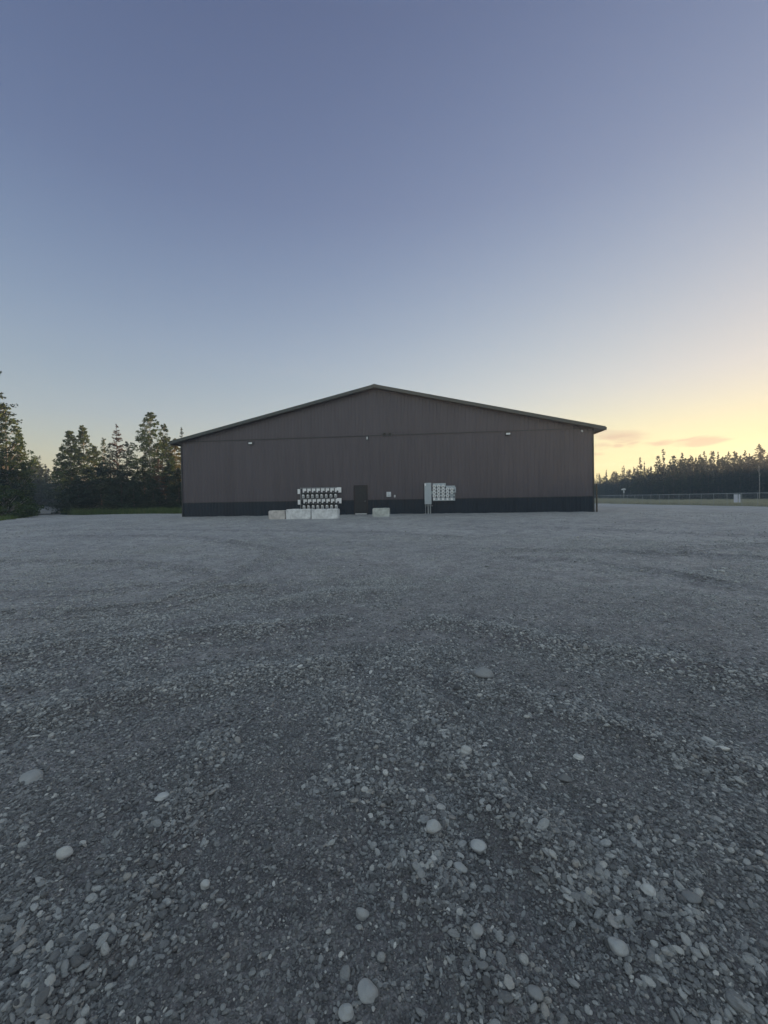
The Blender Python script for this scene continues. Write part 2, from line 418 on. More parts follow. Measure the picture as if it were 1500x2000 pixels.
# ------------------------------------------------------------------ pebbles
def pebble_shape(seed, sub, flatk, angular):
    rnd = random.Random(seed); bm = bmesh.new(); bmesh.ops.create_icosphere(bm, subdivisions=sub, radius=.5)
    sx, sy, sz = 1.0, rnd.uniform(.62, .92), flatk
    planes = [(Vector((rnd.gauss(0, 1), rnd.gauss(0, 1), rnd.gauss(0, 1))).normalized(), rnd.uniform(.34, .45)) for _ in range(angular)]
    ph = [rnd.uniform(0, 6) for _ in range(6)]
    for v in bm.verts:
        c = v.co.copy()
        for n, d in planes:
            q = c.dot(n)
            if q > d: c -= n * (q - d) * .85
        k = 1 + .10 * math.sin(3.1 * c.x * 2 + ph[0]) * math.sin(2.7 * c.y * 2 + ph[1]) + .07 * math.sin(5 * c.z * 2 + ph[2] + 3 * c.x)
        c *= k; v.co = Vector((c.x * sx * (1 + .25 * math.sin(ph[3]) * c.y), c.y * sy, c.z * sz))
    me = bpy.data.meshes.new('pebble_shape'); bm.to_mesh(me); bm.free()
    me.polygons.foreach_set('use_smooth', [True] * len(me.polygons)); return me
def pebble_material(name, attr_type):
    m = bpy.data.materials.new(name); m.use_nodes = True; nt = m.node_tree; N = nt.nodes; L = nt.links
    p = N['Principled BSDF']; p.inputs['Roughness'].default_value = .62; p.inputs['Specular IOR Level'].default_value = .4
    a = N.new('ShaderNodeAttribute'); a.attribute_type = attr_type; a.attribute_name = 'tone'
    r = N.new('ShaderNodeValToRGB'); e = r.color_ramp.elements
    st = [(0, (.09, .092, .098)), (.18, (.18, .186, .192)), (.5, (.30, .31, .315)), (.72, (.42, .43, .43)), (.84, (.46, .46, .445)), (.885, (.30, .285, .27)), (.95, (.50, .50, .49)), (1, (.66, .66, .64))]
    while len(e) < len(st): e.new(.5)
    for q, (t, c) in zip(e, st): q.position = t; q.color = (*c, 1)
    L.new(a.outputs['Fac'], r.inputs[0])
    tc = N.new('ShaderNodeTexCoord'); nz = N.new('ShaderNodeTexNoise'); nz.inputs['Scale'].default_value = 4.0; nz.inputs['Detail'].default_value = 7; nz.inputs['Roughness'].default_value = .65
    L.new(tc.outputs['Object'], nz.inputs['Vector'])
    mr = N.new('ShaderNodeMapRange'); mr.inputs['To Min'].default_value = .65; mr.inputs['To Max'].default_value = 1.35; L.new(nz.outputs[0], mr.inputs[0])
    x = N.new('ShaderNodeMix'); x.data_type = 'RGBA'; x.blend_type = 'MULTIPLY'; x.inputs[0].default_value = 1.0
    L.new(r.outputs[0], x.inputs[6]); L.new(mr.outputs[0], x.inputs[7]); L.new(x.outputs[2], p.inputs['Base Color'])
    b = N.new('ShaderNodeBump'); b.inputs['Distance'].default_value = .04; b.inputs['Strength'].default_value = .6; L.new(nz.outputs[0], b.inputs['Height']); L.new(b.outputs[0], p.inputs['Normal'])
    return m
def build_pebbles():
    PM = pebble_material('loose_stone', 'INSTANCER')
    pc = bpy.data.collections.new('pebble_shapes')
    NSH = 12
    for k in range(NSH):
        me = pebble_shape(100 + k, 3 if k % 3 == 0 else 2, [.45, .6, .75, .35][k % 4], [0, 1, 3][k % 3]); me.materials.append(PM)
        pc.objects.link(bpy.data.objects.new('pebble_shape_%02d' % k, me))
    rng = np.random.default_rng(7)
    X = []; Y = []; S = []; T = []
    def sow(n, r0, r1, s0, s1, power, clump, base):
        """n candidates, uniform in ground area between r0 and r1 inside the view sector (with a margin)"""
        a = rng.uniform(-1.0, 1.0, n); r = np.sqrt(rng.uniform(r0 * r0, r1 * r1, n))
        # sector slightly wider than the view
        x = r * np.sin(a * 1.02); y = r * np.cos(a * 1.02)
        _, dens = ridge_fields(x, y)
        nz = fbm(x * .9, y * .9, 41); nf = fbm(x * 4.5, y * 4.5, 43)
        pr = base + clump * np.maximum(dens * 1.1, .75 * sstep(.50, .70, nz)) * (.35 + 1.3 * sstep(.35, .65, nf))
        keep = (rng.uniform(0, 1, n) < pr) & (grass_mask(x, y) < .5)
        x = x[keep]; y = y[keep]; s = s0 * (1 + (s1 / s0 - 1) * rng.uniform(0, 1, len(x)) ** power)
        X.append(x); Y.append(y); S.append(s)
        T.append(rng.uniform(0, 1, len(x)))
    sow(170000, .55, 2.6, .004, .009, 1.5, .55, .45)
    sow(190000, .55, 3.8, .008, .019, 1.7, .70, .30)
    sow(260000, 2.2, 7.0, .009, .024, 1.8, .75, .14)
    sow(85000, .6, 7.5, .017, .037, 2.0, 1.0, .03)
    sow(330000, 5.5, 15.0, .014, .036, 2.0, .55, .10)
    sow(5000, .7, 12.0, .032, .058, 2.4, .75, .03)
    sow(230000, 12.0, 34.0, .020, .048, 2.2, .35, .11)
    sow(3500, 8.0, 32.0, .05, .10, 3.0, .35, .06)
    x = np.concatenate(X); y = np.concatenate(Y); s = np.concatenate(S); t = np.concatenate(T); n = len(x)
    t = np.where(t > .975, .93 + (t - .975) * 2.8, t * .93)
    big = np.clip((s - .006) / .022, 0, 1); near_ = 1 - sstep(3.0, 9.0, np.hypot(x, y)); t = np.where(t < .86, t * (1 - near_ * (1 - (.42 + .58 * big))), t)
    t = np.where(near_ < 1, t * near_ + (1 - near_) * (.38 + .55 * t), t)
    bx = (x > -17) & (y > 30.3 - .103 * x) & (x < 17); q = ~bx; x, y, s, t = x[q], y[q], s[q], t[q]; n = len(x)
    z = ground(x, y) + s * rng.uniform(-.04, .22, n)
    me = bpy.data.meshes.new('gravel'); me.vertices.add(n); me.vertices.foreach_set('co', np.stack([x, y, z], 1).astype(np.float32).ravel())
    rot = np.stack([rng.normal(0, .28, n), rng.normal(0, .28, n), rng.uniform(0, 2 * math.pi, n)], 1).astype(np.float32)
    a = me.attributes.new('rot', 'FLOAT_VECTOR', 'POINT'); a.data.foreach_set('vector', rot.ravel())
    sc = (s[:, None] * np.stack([rng.uniform(.9, 1.35, n), rng.uniform(.8, 1.1, n), rng.uniform(.75, 1.15, n)], 1)).astype(np.float32)
    a = me.attributes.new('scl', 'FLOAT_VECTOR', 'POINT'); a.data.foreach_set('vector', sc.ravel())
    a = me.attributes.new('tone', 'FLOAT', 'POINT'); a.data.foreach_set('value', t.astype(np.float32))
    a = me.attributes.new('shape', 'INT', 'POINT'); a.data.foreach_set('value', rng.integers(0, NSH, n).astype(np.int32))
    o = bpy.data.objects.new('gravel', me); col.objects.link(o)
    scatter(o, pc)
    tag(o, 'grey rounded pebbles and grit scattered loose all over the gravel lot', 'gravel', kind='stuff')
    print('pebbles', n)
def scatter(o, pc):
    ng = bpy.data.node_groups.new('scatter', 'GeometryNodeTree')
    ng.interface.new_socket('Geometry', in_out='INPUT', socket_type='NodeSocketGeometry'); ng.interface.new_socket('Geometry', in_out='OUTPUT', socket_type='NodeSocketGeometry')
    N = ng.nodes; L = ng.links; gi = N.new('NodeGroupInput'); go = N.new('NodeGroupOutput')
    ci = N.new('GeometryNodeCollectionInfo'); ci.inputs['Collection'].default_value = pc; ci.inputs['Separate Children'].default_value = True; ci.inputs['Reset Children'].default_value = True
    ip = N.new('GeometryNodeInstanceOnPoints'); ip.inputs['Pick Instance'].default_value = True
    def attr(nm, ty):
        a = N.new('GeometryNodeInputNamedAttribute'); a.data_type = ty; a.inputs['Name'].default_value = nm; return a.outputs['Attribute']
    e2r = N.new('FunctionNodeEulerToRotation'); L.new(attr('rot', 'FLOAT_VECTOR'), e2r.inputs[0])
    L.new(gi.outputs[0], ip.inputs['Points']); L.new(ci.outputs[0], ip.inputs['Instance'])
    L.new(attr('shape', 'INT'), ip.inputs['Instance Index']); L.new(e2r.outputs[0], ip.inputs['Rotation']); L.new(attr('scl', 'FLOAT_VECTOR'), ip.inputs['Scale'])
    L.new(ip.outputs[0], go.inputs[0])
    md = o.modifiers.new('scatter', 'NODES'); md.node_group = ng
build_pebbles()

# the cobbles one notices, each a thing of its own: (px, py, width px, tone, flatness, label)
COBBLES = [
    (944, 1326, 36, .35, .55, 'broad dark oval cobble lying alone in the middle distance right of centre'),
    (846, 1620, 30, .68, .8, 'large pale round cobble topping the stone ridge in the lower centre'),
    (933, 1637, 30, .72, .75, 'pale domed cobble with a dark pebble tucked under its lower edge'),
    (898, 1686, 26, .55, .55, 'smooth grey oval cobble just below the pale domed one'),
    (126, 1675, 28, .78, .9, 'isolated pale round cobble in the gravel at the lower left'),
    (401, 1727, 20, .75, .9, 'pale ball shaped cobble in fine grit left of centre'),
    (911, 1474, 22, .74, .8, 'pale angular cobble at the top of the stone ridge right of centre'),
    (1208, 1842, 34, .62, .75, 'big blunt grey cobble in the lower right foreground'),
    (1267, 1746, 28, .83, .6, 'speckled buff oblong cobble in the lower right gravel'),
    (1349, 1752, 34, .18, .5, 'dark flat cobble leaning beside a greyer one at the lower right'),
    (718, 1934, 40, .5, .5, 'wide slanting grey slab cobble near the bottom edge of the centre'),
    (932, 1832, 26, .5, .75, 'egg shaped grey cobble right of centre in the near foreground'),
    (1046, 1940, 30, .3, .7, 'dark greenish upright oval cobble near the bottom edge'),
    (62, 1525, 40, .5, .3, 'flat wide greyish stone sunk into the grit at the left edge'),
    (1103, 1520, 24, .12, .6, 'blackish oval cobble on fine grit right of centre'),
    (318, 1556, 28, .8, .45, 'pale flattened stone at the left ridge of loose gravel'),
    (707, 1780, 26, .5, .8, 'rounded trapezoid grey cobble in the lower centre'),
    (1131, 1478, 22, .89, .35, 'tan elongated stone, the only warm coloured one on the right'),
    (676, 1975, 30, .6, .7, 'grey cobble half cut by the bottom edge of the view'),
    (1384, 1450, 22, .74, .6, 'pale smooth cobble in the row of stones near the right edge'),
]
def build_cobbles():
    CM = pebble_material('cobble_stone', 'GEOMETRY'); random.seed(5)
    for k, (px, py, w, tone, fl, lab) in enumerate(COBBLES):
        x, y = flat(px, py); s = w / F * y * 1.02
        me = pebble_shape(300 + k, 4, fl, [0, 1, 2][k % 3]); me.materials.append(CM)
        me.transform(Matrix.Diagonal((s, s, s, 1)))
        a = me.attributes.new('tone', 'FLOAT', 'POINT'); a.data.foreach_set('value', [tone * .86] * len(me.vertices))
        o = bpy.data.objects.new('cobble', me); col.objects.link(o)
        o.location = (x, y, gz(x, y) + s * fl * .28); o.rotation_euler = (random.uniform(-.2, .2), random.uniform(-.2, .2), random.uniform(-.5, .5))
        tag(o, lab, 'stone', 'cobbles lying in the gravel')
build_cobbles()

# ------------------------------------------------------------------ the metal building
DL, DR = 31.9, 28.6
PL = at(357, 1010, DL); PR = at(1160, 1000, DR)
BL = Vector((PL.x, PL.y, 0.2)); BR = Vector((PR.x, PR.y, 0.2)); W = (BR - BL).length
U = (BR - BL).normalized(); V = Vector((-U.y, U.x, 0)); RZ = math.atan2(U.y, U.x)
def on_wall(px, py, off=0.0):
    """u along the wall and z above its base, for a pixel, on the plane `off` in front of the wall"""
    r = ray(px, py); o = Vector((0, 0, EYE)); P0 = BL - V * off
    t = (P0 - o).dot(V) / r.dot(V); p = o + r * t
    return (p - BL).dot(U), p.z - BL.z
def wall_world(u, z, off=0.0): return BL + U * u - V * off + Vector((0, 0, z))
EAVE = 6.12; WAIN = 1.14; DEPTH = 30.0
u_ridge = W / 2; RIDGE_H = on_wall(730, 757, .3)[1]
def roof_z(u): return EAVE + .06 + (RIDGE_H - EAVE) * (1 - abs(u - u_ridge) / u_ridge)
def wall_metal(name, c, c2):
    m = bpy.data.materials.new(name); m.use_nodes = True; nt = m.node_tree; N = nt.nodes; L = nt.links
    p = N['Principled BSDF']; p.inputs['Roughness'].default_value = .42; p.inputs['Specular IOR Level'].default_value = .55
    tc = N.new('ShaderNodeTexCoord')
    mp = N.new('ShaderNodeMapping'); mp.inputs['Scale'].default_value = (1.1, 1, .12); L.new(tc.outputs['Object'], mp.inputs[0])
    nz = N.new('ShaderNodeTexNoise'); nz.inputs['Scale'].default_value = 1.6; nz.inputs['Detail'].default_value = 8; L.new(mp.outputs[0], nz.inputs['Vector'])
    r = N.new('ShaderNodeValToRGB'); r.color_ramp.elements[0].position = .3; r.color_ramp.elements[1].position = .7
    r.color_ramp.elements[0].color = (*c, 1); r.color_ramp.elements[1].color = (*c2, 1)
    L.new(nz.outputs[0], r.inputs[0])
    # sheets about 0.9 m wide, each with its own slight tone
    sx = N.new('ShaderNodeSeparateXYZ'); L.new(tc.outputs['Object'], sx.inputs[0])
    fl = N.new('ShaderNodeMath'); fl.operation = 'DIVIDE'; fl.inputs[1].default_value = .90; L.new(sx.outputs[0], fl.inputs[0])
    fo = N.new('ShaderNodeMath'); fo.operation = 'FLOOR'; L.new(fl.outputs[0], fo.inputs[0])
    wn = N.new('ShaderNodeTexWhiteNoise'); wn.noise_dimensions = '1D'; L.new(fo.outputs[0], wn.inputs['W'])
    mr = N.new('ShaderNodeMapRange'); mr.inputs['To Min'].default_value = .95; mr.inputs['To Max'].default_value = 1.04; L.new(wn.outputs[0], mr.inputs[0])
    mu = N.new('ShaderNodeMix'); mu.data_type = 'RGBA'; mu.blend_type = 'MULTIPLY'; mu.inputs[0].default_value = 1.0
    L.new(r.outputs[0], mu.inputs[6]); L.new(mr.outputs[0], mu.inputs[7]); L.new(mu.outputs[2], p.inputs['Base Color'])
    n2 = N.new('ShaderNodeTexNoise'); n2.inputs['Scale'].default_value = 1.2; n2.inputs['Detail'].default_value = 3; L.new(tc.outputs['Object'], n2.inputs['Vector'])
    b = N.new('ShaderNodeBump'); b.inputs['Distance'].default_value = .02; b.inputs['Strength'].default_value = .5; L.new(n2.outputs[0], b.inputs['Height']); L.new(b.outputs[0], p.inputs['Normal'])
    return m
M_WALL = wall_metal('brown_panel', (.066, .059, .075), (.083, .074, .091))
M_WAIN = wall_metal('charcoal_panel', (.011, .020, .034), (.016, .028, .044))
M_WAIN.node_tree.nodes['Principled BSDF'].inputs['Specular IOR Level'].default_value = .3
M_ROOF = wall_metal('roof_metal', (.055, .066, .060), (.075, .088, .080))
M_TRIM = mat('dark_trim', (.028, .033, .04), .45)
M_RAKE = mat('olive_trim', (.062, .074, .07), .5, var=.08)

def ribbed(u0, u1, z0, ztop, pitch=.27, out=.020, holes=()):
    """trapezoid ribbed sheet, facing -y; ztop a number or a function of u"""
    us = []; n = int(math.ceil((u1 - u0) / pitch))
    for k in range(n):
        b = u0 + k * pitch
        for d, o in ((0, 0), (.155, 0), (.18, out), (.235, out), (.26, 0)):
            if b + d <= u1: us.append((b + d, o))
    us.append((u1, 0)); zt = ztop if callable(ztop) else (lambda u: ztop)
    v = []; f = []
    for (u, o) in us: v += [(u, -o, z0), (u, -o, zt(u))]
    for i in range(len(us) - 1):
        um = (us[i][0] + us[i + 1][0]) / 2
        if any(a < um < b for a, b in holes): continue
        f.append((2 * i, 2 * i + 2, 2 * i + 3, 2 * i + 1))
    return v, f
def build_building():
    B = empty('metal_building', BL, RZ)
    tag(B, 'wide low gabled warehouse with ribbed brown metal walls and a charcoal base band', 'building')
    du0, _ = on_wall(691.5, 975); du1, _ = on_wall(718.5, 975); dz1 = on_wall(705, 947.5)[1]; dz0 = .03
    # front wall below the eave line: left of door, right of door, above door
    v = []; f = []
    def add(vv, ff):
        b = len(v); v.extend(vv); f.extend([tuple(b + i for i in q) for q in ff])
    add(*ribbed(0.0, du0, WAIN + .04, EAVE)); add(*ribbed(du1, W, WAIN + .04, EAVE)); add(*ribbed(du0, du1, dz1, EAVE))
    mesh_obj('wall', v, f, M_WALL, B)
    vv, ff = ribbed(0, W, EAVE + .05, lambda u: roof_z(u) - .02, out=.019); mesh_obj('gable_wall', vv, ff, M_WALL, B)
    v = []; f = []
    add(*ribbed(0.0, du0, -.35, WAIN)); add(*ribbed(du1, W, -.35, WAIN))
    mesh_obj('base_band', v, f, M_WAIN, B)
    m = MB(); m.box(0, -.045, WAIN, du0, .01, WAIN + .04); m.box(du1, -.045, WAIN, W, .01, WAIN + .04); m.build('band_trim', M_TRIM, B)
    m = MB(); m.box(-.02, -.05, EAVE, W + .02, .01, EAVE + .05); m.build('seam_trim', M_TRIM, B)
    for u in (-.03, W - .07):
        m = MB(); m.box(u, -.055, -.35, u + .10, .03, EAVE + .02); m.build('corner_trim', M_TRIM, B)
    # other walls
    m = MB()
    m.v = [(0, 0, -.3), (0, DEPTH, -.3), (0, DEPTH, EAVE), (0, 0, EAVE)]; m.f = [(0, 3, 2, 1)]
    b = 4; m.v += [(W, 0, -.3), (W, DEPTH, -.3), (W, DEPTH, EAVE), (W, 0, EAVE)]; m.f += [(4, 5, 6, 7)]
    m.v += [(0, DEPTH + .001, -.3), (W, DEPTH + .001, -.3), (W, DEPTH + .001, EAVE), (u_ridge, DEPTH + .001, RIDGE_H), (0, DEPTH + .001, EAVE)]; m.f += [(9, 8, 12, 11, 10)]
    m.build('side_wall', M_WALL, B)
    # side walls get their ribs as thin vertical strips
    for xs in (-.025, W):
        m = MB()
        for k in range(int(DEPTH / .27)):
            y = .1 + k * .27; m.box(xs, y, -.3, xs + .025, y + .06, EAVE)
        m.build('wall_ribs', M_WALL, B)
    # roof: two slabs with overhang, rake fascia, soffit
    oh = .66; fr = .42; sl = (RIDGE_H - EAVE) / u_ridge; th = .12
    def rz_(u): return EAVE + .07 + (RIDGE_H - EAVE) * (1 - abs(u - u_ridge) / u_ridge)
    m = MB()
    prof = [(-oh, rz_(-oh)), (u_ridge, rz_(u_ridge)), (W + oh, rz_(W + oh)), (W + oh, rz_(W + oh) + th), (u_ridge, rz_(u_ridge) + th), (-oh, rz_(-oh) + th)]
    m.prism(prof, -fr, DEPTH + fr); R_ = m.build('roof', M_ROOF, B)
    m = MB()
    for k in range(int((DEPTH + 2 * fr) / .305)):
        y = -fr + .15 + k * .305
        for s in (-1, 1):
            a = u_ridge; e = u_ridge + s * (u_ridge + oh)
            b = len(m.v)
            for uu in (a, e):
                z = rz_(uu) + th
                m.v += [(uu, y, z), (uu, y + .05, z), (uu, y + .025, z + .03)]
            m.f += [(b, b + 2, b + 5, b + 3), (b + 2, b + 1, b + 4, b + 5)]
    m.build('roof_ribs', M_ROOF, R_)
    m = MB()
    prof = [(-oh - .02, rz_(-oh) - .10), (u_ridge, rz_(u_ridge) - .10), (W + oh + .02, rz_(W + oh) - .10), (W + oh + .02, rz_(W + oh) + th + .03), (u_ridge, rz_(u_ridge) + th + .03), (-oh - .02, rz_(-oh) + th + .03)]
    m.prism(prof, -fr - .045, -fr - .003); m.build('rake_trim', M_RAKE, R_)
    m = MB()
    prof = [(-oh, rz_(-oh) - .06), (u_ridge, rz_(u_ridge) - .06), (W + oh, rz_(W + oh) - .06), (W + oh, rz_(W + oh) - .004), (u_ridge, rz_(u_ridge) - .004), (-oh, rz_(-oh) - .004)]
    m.prism(prof, -fr, -.03); m.build('rake_soffit', M_TRIM, R_)
    z = rz_(-oh)
    m = MB(); m.box(-oh - .10, -fr - .03, z - .10, -oh - .022, DEPTH + fr, z + .10); m.build('gutter', M_TRIM, R_)
    m = MB(); m.box(W + oh + .022, -fr - .03, z - .10, W + oh + .10, DEPTH + fr, z + .10); m.build('gutter', M_TRIM, R_)
    m = MB(); zz = rz_(u_ridge) + th + .032
    m.prism([(u_ridge - .25, zz - .25 * sl), (u_ridge + .25, zz - .25 * sl), (u_ridge, zz + .02)], -fr - .05, DEPTH + fr); m.build('ridge_cap', M_RAKE, R_)
    # door
    M_DOOR = mat('door_paint', (.018, .023, .030), .5, var=.08); M_FR = mat('door_frame_paint', (.018, .016, .022), .5)
    D = MB(); D.box(du0 + .10, -.02, dz0 + .10, du1 - .10, .02, dz1 - .10)
    w0, w1 = du0 + .10, du1 - .10; zz0, zz1 = dz0 + .10, dz1 - .10; H = zz1 - zz0; ww = w1 - w0
    for cx in (.30, .70):
        for a, b in ((.07, .32), (.40, .74), (.80, .93)):
            x0 = w0 + ww * (cx - .15); x1 = w0 + ww * (cx + .15); z0 = zz0 + H * a; z1 = zz0 + H * b
            for q in ((x0 - .018, z0 - .018, x1 + .018, z0), (x0 - .018, z1, x1 + .018, z1 + .018), (x0 - .018, z0, x0, z1), (x1, z0, x1 + .018, z1)): D.box(q[0], -.034, q[1], q[2], -.0195, q[3])
            D.box(x0 + .03, -.03, z0 + .03, x1 - .03, -.0195, z1 - .03)
    d = D.build('door', M_DOOR, B)
    m = MB(); m.tube([(w1 - .07, -.02, zz0 + .95), (w1 - .07, -.07, zz0 + .95)], .014); m.tube([(w1 - .07, -.07, zz0 + .95), (w1 - .19, -.07, zz0 + .95)], .011); m.build('handle', mat('steel', (.35, .35, .36), .35, .9), d)
    m = MB(); m.box(du0, -.06, -.1, du0 + .098, .03, dz1); m.box(du1 - .098, -.06, -.1, du1, .03, dz1); m.box(du0 + .098, -.06, dz1 - .098, du1 - .098, .03, dz1); m.build('frame', M_FR, d)
    m = MB(); m.box(du0 + .1, -.14, dz0 + .02, du1 - .1, .02, dz0 + .095); m.build('threshold', mat('aluminium', (.55, .56, .58), .4, .3), d)
    m = MB(); m.box(du0 + .098, -.01, -.15, du1 - .098, .02, dz0 + .02); m.build('door_sill', M_WAIN, d)
build_building()

# ------------------------------------------------------------------ fittings on the wall
M_BLACK = mat('black_plastic', (.02, .021, .023), .45); M_WHITE = mat('white_plastic', (.75, .76, .77), .45, var=.05)
M_GREYBOX = mat('grey_enamel', (.42, .48, .52), .45, var=.06, bump=.002, bscale=8); M_LENS = mat('frosted_glass', (.78, .82, .84), .2, var=.05)
M_PIPE = mat('grey_pipe', (.32, .35, .37), .5, .3); M_WHT = mat('white_board', (.88, .89, .90), .55, var=.05)
M_METER = mat('meter_grey', (.50, .52, .53), .5, var=.25, scale=9); M_DARKMETAL = mat('dark_fitting', (.05, .06, .065), .5, var=.4, scale=12)
def mount(name, px, py, off=0.0):
    u, z = on_wall(px, py, off); p = wall_world(u, z, 0); return empty(name, p, RZ), u, z
for px, py, lab in ((489, 865.5, 'rectangular floodlight with a pale lens on the left part of the wall under the seam'), (992.5, 847, 'rectangular floodlight with a pale lens on the right part of the wall under the seam')):
    t, u, z = mount('floodlight', px, py, .15); tag(t, lab, 'wall light', 'floodlights on the gable wall')
    m = MB(); m.bbox(-.20, -.17, -.11, .20, -.03, .11, .02); m.build('housing', M_BLACK, t)
    m = MB(); m.bbox(-.15, -.185, -.075, .15, -.168, .06, .006); m.build('lens', M_LENS, t)
    m = MB(); m.box(-.06, -.031, -.07, .06, -.004, .15); m.build('bracket', M_BLACK, t)
t, u, z = mount('security_camera', 717, 856, .1); tag(t, 'small white capsule camera hanging just below the seam near the wall centre', 'camera')
m = MB(); m.tube([(0, -.12, .12), (0, -.13, .06), (0, -.14, -.06), (0, -.14, -.10)], [.03, .05, .055, .04], 12); m.build('camera_body', M_WHITE, t, True)
m = MB(); m.box(-.09, -.05, -.16, .09, -.004, .17); m.build('bracket', M_DARKMETAL, t)
m = MB(); m.tube([(0, -.05, .10), (0, -.12, .125)], .02); m.build('arm', M_DARKMETAL, t)
t, u, z = mount('security_camera', 1137, 842, .1); tag(t, 'small white dome camera under the right end of the eave', 'camera')
m = MB(); m.tube([(0, -.03, .03), (0, -.06, .03), (0, -.13, .02)], [.075, .07, .05], 12); m.build('camera_base', M_WHITE, t, True)
m = MB(); m.tube([(0, -.09, .04), (0, -.1, -.02), (0, -.1, -.075)], [.065, .07, .035], 12); m.build('camera_dome', M_WHITE, t, True)
for px, py, lab in ((751, 848.5, 'dark round vent hood on the seam, left one of the pair'), (761.5, 848.5, 'dark round vent hood on the seam, right one of the pair')):
    t, u, z = mount('vent_hood', px, py); tag(t, lab, 'vent', 'vent hoods on the wall seam')
    m = MB(); n = 20
    for k in range(n):
        a = 2 * math.pi * k / n; c, s = math.cos(a), math.sin(a)
        m.v += [(.15 * c, -.05, .15 * s), (.15 * c, -.11, .15 * s), (.11 * c, -.11, .11 * s), (.11 * c, -.05, .11 * s)]
    for k in range(n):
        a = 4 * k; b = 4 * ((k + 1) % n); m.f += [(a, a + 1, b + 1, b), (a + 1, a + 2, b + 2, b + 1), (a + 2, a + 3, b + 3, b + 2)]
    m.build('rim', M_DARKMETAL, t)
    m = MB(); m.tube([(0, -.052, 0), (0, -.06, 0)], .112, 20); m.build('grille', M_BLACK, t)
t, u, z = mount('junction_box', 759.5, 965.5, .1); tag(t, 'square light grey utility box on the wall right of the door', 'utility box')
m = MB(); m.bbox(-.165, -.16, -.18, .165, -.03, .18, .012); m.build('box', mat('pale_enamel', (.60, .64, .67), .5), t)
m = MB(); m.bbox(-.175, -.172, -.19, .175, -.158, .19, .004); m.build('cover', mat('pale_enamel', (.60, .64, .67), .5), t)
m = MB(); m.box(-.012, -.185, -.10, .012, -.171, -.05); m.build('latch', M_BLACK, t)
t, u, z = mount('outlet_cover', 771, 969, .06); tag(t, 'tiny bright white outlet cover beside the square grey utility box', 'outlet')
m = MB(); m.bbox(-.055, -.08, -.09, .055, -.03, .09, .01); m.build('cover', M_WHITE, t)
m = MB(); m.box(-.025, -.085, -.05, .025, -.078, .045); m.build('socket', M_GREYBOX, t)

def gas_bank():
    off = .25; u0, _ = on_wall(581, 975, off); u1, _ = on_wall(666.5, 975, off)
    zt = [on_wall(622, 953.5, off)[1], on_wall(622, 974.5, off)[1]]
    t = empty('gas_meter_bank', wall_world(u0, 0), RZ); tag(t, 'two stacked rows of eight gas meters with white marker plates, behind the joined concrete blocks', 'gas meters')
    Wd = u1 - u0; sp = (on_wall(655, 975, off)[0] - on_wall(592, 975, off)[0]) / 7; us = on_wall(592.5, 975, off)[0] - u0
    random.seed(3)
    for r, z in enumerate(zt):
        m = MB(); m.tube([(.20, -.10, z + .02), (Wd - .05, -.10, z + .02)], .035); m.build('header_pipe', M_PIPE, t)
        m = MB(); m.tube([(.10, -.12, z - .42), (Wd - .25, -.12, z - .42)], .03); m.build('return_pipe', M_DARKMETAL, t)
        m = MB(); m.box(.28, -.06, z - .80, Wd - .35, -.035, z - .44); m.build('backing_strip', M_BLACK, t)
        for (a, b, c, d) in ((0.0, .20, -.42, -.04), (Wd - .36, Wd, -.37, .03)):
            m = MB(); m.bbox(a, -.20, z + c, b, -.17, z + d, .004); m.build('marker_plate', M_WHT, t)
        for k in range(8):
            x = us + sp * k - (.04 if r == 0 else 0.0)
            m = MB(); m.bbox(x - .02, -.215, z - .36, x + sp - .10, -.19, z - .02, .004)
            m.build('meter_tag', M_WHT, t)
            # service regulator and riser in front of the plate
            g = MB(); g.tube([(x - .04, -.24, z + .02), (x - .04, -.25, z - .42)], .022)
            g.tube([(x + .20, -.21, z - .28), (x + .20, -.30, z - .28)], .075, 12); g.tube([(x + .20, -.25, z - .28), (x + .20, -.25, z - .46)], .03)
            g.tube([(x - .04, -.25, z - .34), (x + .22, -.27, z - .36)], .02)
            g.build('regulator', M_DARKMETAL, t)
            g = MB(); g.bbox(x - .06, -.33, z - .76, x + .15, -.13, z - .50, .03)
            gm = g.build('gas_meter', M_METER, t)
            g = MB(); g.bbox(x - .02, -.345, z - .56, x + .11, -.328, z - .48, .004); g.build('dial', M_WHT, gm)
            g = MB(); g.tube([(x + .045, -.325, z - .665), (x + .045, -.345, z - .665)], .055, 12); g.build('cover_plate', M_PIPE, gm)
    x = .24
    m = MB(); m.tube([(x, -.20, zt[0] + .08), (x, -.20, -.2)], .02); m.build('riser_pipe', M_PIPE, t)
    for x in (.9, 2.1, Wd - .45):
        m = MB(); m.box(x, -.04, -.2, x + .05, -.0305, zt[0] + .06); m.build('support_strut', M_DARKMETAL, t)
gas_bank()

